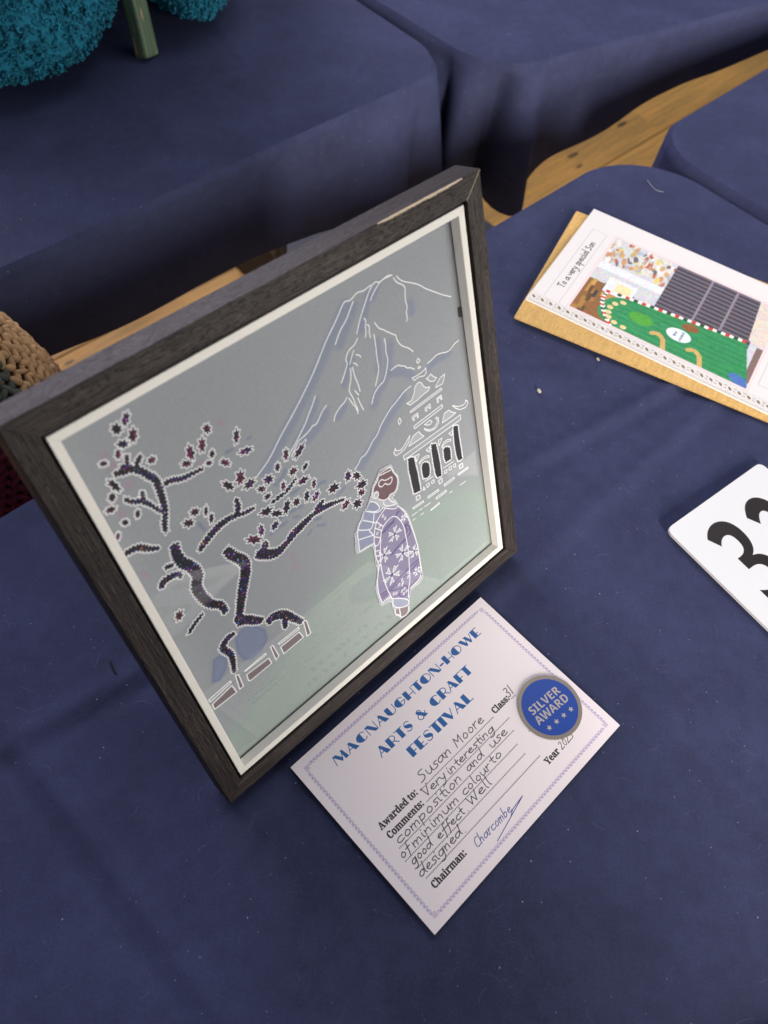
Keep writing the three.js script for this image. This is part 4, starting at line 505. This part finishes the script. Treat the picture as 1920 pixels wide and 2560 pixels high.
{
  // teal throw: soft lobes of bouclé yarn heaped on the cloth
  const g = group('knitted_throw', 'fluffy teal knitted throw heaped on the back table', 'throw');
  const m = new THREE.MeshStandardMaterial({ color: lin(0.004, 0.15, 0.24), roughness: 0.95 });
  const lobes = [[-0.435, 0.05, -0.69, 0.112, 0.06, 0.095, 0.3], [-0.44, 0.08, -0.80, 0.095, 0.065, 0.07, 0], [-0.285, 0.058, -0.838, 0.048, 0.058, 0.07, 0.2], [-0.36, 0.07, -0.94, 0.13, 0.065, 0.07, 0.1]];
  const geos = [], samples = [];
  for (const [cx, cy, cz, a, b, c, rot] of lobes) {
    const s = new THREE.SphereGeometry(1, 64, 44), p = s.attributes.position, cr = Math.cos(rot), sr = Math.sin(rot);
    for (let i = 0; i < p.count; i++) { const nx = p.getX(i), ny = p.getY(i), nz = p.getZ(i), k = 1 + 0.10 * bumpy(nx + cx * 9, ny, nz, 2.3) + 0.05 * bumpy(nx, ny + cx * 5, nz, 6); let x = nx * a * k, y = ny * b * k, z = nz * c * k; p.setXYZ(i, cx + x * cr + z * sr, Math.max(0.0005, cy + y), cz - x * sr + z * cr); }
    s.computeVertexNormals(); geos.push(s); samples.push(s);
  }
  mesh('throw_body', mergeGeometries(geos), m, g);
  const loop = new THREE.TorusGeometry(0.0016, 0.00062, 4, 7, 5.2), N = 62000, im = new THREE.InstancedMesh(loop, new THREE.MeshStandardMaterial({ color: 0xffffff, roughness: 0.9 }), N), M = new THREE.Matrix4(), Q = new THREE.Quaternion(), col = new THREE.Color(); let n = 0;
  while (n < N) { const s = samples[Math.floor(rnd() * samples.length)], i = Math.floor(rnd() * s.attributes.position.count), p = s.attributes.position, y = p.getY(i); if (y < 0.0008 && rnd() > 0.2) continue; Q.setFromEuler(new THREE.Euler(rr(0, 6.28), rr(0, 6.28), rr(0, 6.28))); const k = rr(0.7, 1.35); M.compose(V(p.getX(i) + rr(-0.006, 0.006), Math.max(0.003, y + rr(-0.004, 0.004)), p.getZ(i) + rr(-0.006, 0.006)), Q, V(k, k, k)); im.setMatrixAt(n, M); const t = rr(0.6, 1.35); im.setColorAt(n, col.setRGB(0.004 * t, 0.15 * t, 0.24 * t)); n++; }
  im.name = 'yarn_loops'; im.userData.kind = 'stuff'; shade(im); g.add(im);
}

// ---------------------------------------------------------------- crocheted bundle on a stool in the gap between the tables
{
  const g = group('crochet_bundle', 'chunky crochet bundle in tan, grey green and burgundy bands behind the frame', 'crochet blanket');
  const C = [-0.312, -0.325], base = -0.34;
  g.position.set(C[0], base, C[1]);
  const H = 0.385, prof = (t) => { const y = t; return 0.079 * Math.sqrt(Math.max(0, 1 - Math.max(0, (y - 0.55) / 0.45) ** 2.4)) * (0.96 + 0.08 * Math.sin(y * 5)); };
  const body = []; for (let i = 0; i <= 60; i++) { const t = i / 60; body.push(new THREE.Vector2(Math.max(0.0001, prof(t) - 0.003), t * H)); }
  mesh('blanket_core', new THREE.LatheGeometry(body, 64), new THREE.MeshStandardMaterial({ color: lin(0.30, 0.18, 0.09), roughness: 1 }), g);
  const blob = new THREE.SphereGeometry(1, 9, 7), rows = 52, list = [];
  for (let r = 0; r < rows; r++) { const t = (r + 0.5) / rows, R = prof(t), n = Math.max(3, Math.round(2 * Math.PI * R / 0.0085)); for (let k = 0; k < n; k++) for (const sgn of [-1, 1]) list.push([t, R, (k + (r % 2) * 0.5 + sgn * 0.2) / n * 6.2832, sgn]); }
  const im = new THREE.InstancedMesh(blob, new THREE.MeshStandardMaterial({ color: 0xffffff, roughness: 0.95 }), list.length), M = new THREE.Matrix4(), Q = new THREE.Quaternion(), Q2 = new THREE.Quaternion(), col = new THREE.Color();
  list.forEach(([t, R, a, sgn], i) => {
    const dr = (prof(Math.min(1, t + 0.01)) - prof(Math.max(0, t - 0.01))) / (0.02 * H), tilt = Math.atan(dr);
    const ca = Math.cos(a), sa = Math.sin(a), y = t * H; Q.setFromAxisAngle(V(0, 1, 0), -a + Math.PI / 2); Q2.setFromEuler(new THREE.Euler(Math.max(-1.3, tilt), 0, sgn * 0.6 + rr(-0.35, 0.35))); Q.multiply(Q2);
    M.compose(V(ca * (R + rr(-0.0012, 0.0008)), y, sa * (R + rr(-0.0012, 0.0008))), Q, V(0.0027 * rr(0.75, 1.2), 0.0056 * rr(0.8, 1.2), 0.0029 * rr(0.8, 1.2))); im.setMatrixAt(i, M);
    // bands follow the wrap: angle measured from the side facing the frame
    const ang = ((a * 180 / Math.PI) % 360 + 360) % 360, yw = base + y; let c;
    const wav = 6 * Math.sin(yw * 60); if (yw > 0.036 || yw > 0.018 && a > 0.2 && a < 3) c = [0.42, 0.06, 0.16]; else if (((ang + 180) % 360) - 180 > 12 - 26 * smooth(-0.01, 0.035, yw) + wav && ang < 200 || ang > 345 && yw > 0.02) c = yw < -0.015 ? [0.12, 0.008, 0.03] : [0.06, 0.07, 0.06]; else c = [0.38, 0.23, 0.115];
    const k = rr(0.82, 1.15); im.setColorAt(i, col.setRGB(c[0] * k, c[1] * k, c[2] * k));
  });
  im.name = 'yarn_stitches'; im.userData.kind = 'stuff'; shade(im); g.add(im);
  const st = group('plain_stool', 'dark stool standing on the floor between the tables under the crochet bundle', 'stool');
  st.position.set(C[0], FLOOR, C[1]); const dk = new THREE.MeshStandardMaterial({ color: lin(0.04, 0.03, 0.025), roughness: 0.6 });
  mesh('seat', new THREE.CylinderGeometry(0.085, 0.08, 0.022, 32), dk, st).position.y = base - FLOOR - 0.0112;
  for (let k = 0; k < 3; k++) { const a = k * 2.094 + 0.4; const l = mesh('leg', new THREE.CylinderGeometry(0.009, 0.008, base - FLOOR - 0.02, 10), dk, st); l.position.set(0.06 * Math.cos(a), (base - FLOOR - 0.02) / 2, 0.06 * Math.sin(a)); }
}

// ---------------------------------------------------------------- crumbs and threads on the cloth
{
  const pale = new THREE.MeshStandardMaterial({ color: lin(0.62, 0.55, 0.42), roughness: 0.9 });
  for (const [x, z, s, l] of [[0.0955, -0.3905, 1, 'pale crumb on the cloth between the frame and the greeting card'], [0.139, -0.4325, 0.7, 'tiny pale crumb near the envelope edge']]) { const b = new THREE.IcosahedronGeometry(0.0011 * s, 1), p = b.attributes.position; for (let i = 0; i < p.count; i++) p.setXYZ(i, p.getX(i) * 1.2 + 0.0002 * Math.sin(i), p.getY(i) * 0.6, p.getZ(i) * 2.1); b.computeVertexNormals(); const o = mesh(numbered('crumb'), b, pale, scene); o.position.set(x, -0.0009, z); o.rotation.y = 0.3; tag(o, l, 'crumb'); }
  const th = (pts, r, m, label) => { const o = mesh(numbered('loose_thread'), new THREE.TubeGeometry(new THREE.CatmullRomCurve3(pts.map((q) => V(...q))), 24, r, 6), m, scene); tag(o, label, 'thread'); };
  th([[-0.1335, -0.0008, -0.1385], [-0.1305, -0.0006, -0.1345], [-0.128, -0.0008, -0.132]], 0.0005, new THREE.MeshStandardMaterial({ color: 0x0c0c10, roughness: 0.9 }), 'short black thread on the cloth left bare beside the frame');
  th([[0.186, -0.0004, -0.672], [0.190, 0.0002, -0.662], [0.1945, 0.0001, -0.6575], [0.2, 0.0002, -0.657]], 0.00022, new THREE.MeshStandardMaterial({ color: 0x9a9aa8, roughness: 0.9 }), 'curled grey thread by the rounded table corner');
}
// ---------------------------------------------------------------- the person taking the picture (behind the camera; shades the near part of the table)
{
  const J = (x, y, z) => V(x, y, z), B = [];
  const bone = (p, q, r0, r1, c) => B.push([p, q, r0, r1, c]);
  const jeans = [0.03, 0.035, 0.06], top = [0.05, 0.05, 0.06], skin = [0.45, 0.28, 0.2], hair = [0.03, 0.02, 0.015], shoe = [0.02, 0.02, 0.02];
  const fw = V(-0.8, 0, -0.6), sd = V(0.6, 0, -0.8), C = V(0.38, 0, 0.64), at = (s, y, f) => C.clone().addScaledVector(sd, s).addScaledVector(fw, f).setY(y);
  for (const s of [-1, 1]) { bone(at(s * 0.10, 0.12, -0.02), at(s * 0.11, -0.27, 0.0), 0.085, 0.06, jeans); bone(at(s * 0.11, -0.27, 0), at(s * 0.11, -0.655, -0.03), 0.058, 0.042, jeans); bone(at(s * 0.11, -0.695, -0.06), at(s * 0.12, -0.705, 0.13), 0.04, 0.033, shoe); }
  bone(at(-0.07, 0.14, 0), at(0.07, 0.14, 0), 0.125, 0.125, jeans); bone(at(0, 0.18, 0.01), at(0, 0.50, 0.12), 0.14, 0.15, top); bone(at(-0.13, 0.60, 0.15), at(0.13, 0.60, 0.15), 0.075, 0.075, top); bone(at(0, 0.62, 0.16), at(0, 0.72, 0.20), 0.052, 0.05, skin);
  bone(at(0, 0.80, 0.235), at(0, 0.85, 0.225), 0.078, 0.092, skin); bone(at(0, 0.86, 0.20), at(0, 0.80, 0.175), 0.095, 0.08, hair); bone(at(0, 0.80, 0.31), at(0, 0.785, 0.325), 0.016, 0.014, skin);
  const hands = [[at(0.20, 0.59, 0.15), V(0.33, 0.37, 0.27), V(0.10, 0.405, 0.085)], [at(-0.20, 0.59, 0.15), V(0.02, 0.36, 0.46), V(-0.02, 0.39, 0.12)]];
  for (const [a, b, c] of hands) { bone(a, b, 0.055, 0.043, top); bone(b, c, 0.042, 0.028, top); const d = V(-0.02, 0.452, 0.045).sub(c).normalize(), k = c.clone().addScaledVector(d, 0.05); bone(c, k, 0.027, 0.026, skin); for (let f = 0; f < 4; f++) { const o = V(0.0, 0.014 * (f - 1.5), 0.006 * f); const m1 = k.clone().add(o).addScaledVector(d, 0.026), m2 = m1.clone().addScaledVector(d, 0.012 + 0.004 * (f % 2)).add(V(0, -0.004, -0.01)); bone(k.clone().add(o), m1, 0.009, 0.0085, skin); bone(m1, m2, 0.0085, 0.0075, skin); } bone(c.clone().addScaledVector(d, 0.015), c.clone().addScaledVector(d, 0.045).add(V(0.012, 0.03, 0)), 0.011, 0.009, skin); }
  const seg = (p, a, b) => { const ab = b.clone().sub(a), t = Math.min(1, Math.max(0, p.clone().sub(a).dot(ab) / ab.lengthSq())); return [p.distanceTo(a.clone().addScaledVector(ab, t)), t]; };
  const mc = new MarchingCubes(92, new THREE.MeshBasicMaterial(), false, true, 400000); mc.isolation = 0; const size = mc.size, half = 0.84, mid = V(0.36, 0.10, 0.48), p = new THREE.Vector3();
  const box = B.map(([a, b, r0, r1]) => { const m = Math.max(r0, r1) + 0.09; return [Math.min(a.x, b.x) - m, Math.max(a.x, b.x) + m, Math.min(a.y, b.y) - m, Math.max(a.y, b.y) + m, Math.min(a.z, b.z) - m, Math.max(a.z, b.z) + m]; });
  const distance = (q) => { let s = 0, best = 1e9, col = top; for (let i = 0; i < B.length; i++) { const w = box[i]; if (q.x < w[0] || q.x > w[1] || q.y < w[2] || q.y > w[3] || q.z < w[4] || q.z > w[5]) continue; const [a, b, r0, r1, c] = B[i], [d, t] = seg(q, a, b), e = d - (r0 + (r1 - r0) * t); if (e < best) { best = e; col = c; } s += Math.exp(-e / 0.012); } return [s > 0 ? -0.012 * Math.log(s) : 0.09, col]; };
  for (let k = 0; k < size; k++) for (let j = 0; j < size; j++) for (let i = 0; i < size; i++) { p.set(mid.x + half * (2 * i / size - 1), mid.y + half * (2 * j / size - 1), mid.z + half * (2 * k / size - 1)); mc.field[k * size * size + j * size + i] = -distance(p)[0]; }
  mc.update(); const n = mc.count, pos = new Float32Array(n * 3), col = new Float32Array(n * 3);
  for (let i = 0; i < n; i++) { p.set(mid.x + half * mc.positionArray[3 * i], mid.y + half * mc.positionArray[3 * i + 1], mid.z + half * mc.positionArray[3 * i + 2]); p.toArray(pos, 3 * i); const c = distance(p)[1]; col.set(c, 3 * i); }
  const g = new THREE.BufferGeometry(); g.setAttribute('position', new THREE.BufferAttribute(pos, 3)); g.setAttribute('color', new THREE.BufferAttribute(col, 3)); const w = mergeVertices(g, 1e-5); w.computeVertexNormals();
  const o = mesh('person', w, new THREE.MeshStandardMaterial({ vertexColors: true, roughness: 0.85 }), scene); tag(o, 'person in dark top and jeans leaning over the table holding up a phone', 'person');
  const ph = mesh('smartphone', new RoundedBoxGeometry(0.074, 0.157, 0.0085, 4, 0.004), new THREE.MeshPhysicalMaterial({ color: 0x15161a, roughness: 0.25 }), scene); ph.quaternion.copy(camera.quaternion); ph.position.copy(camera.position).add(V(0.012, -0.05, 0.0075).applyQuaternion(camera.quaternion)); tag(ph, 'black smartphone held out over the certificate', 'smartphone');
}
renderer.render(scene, camera);
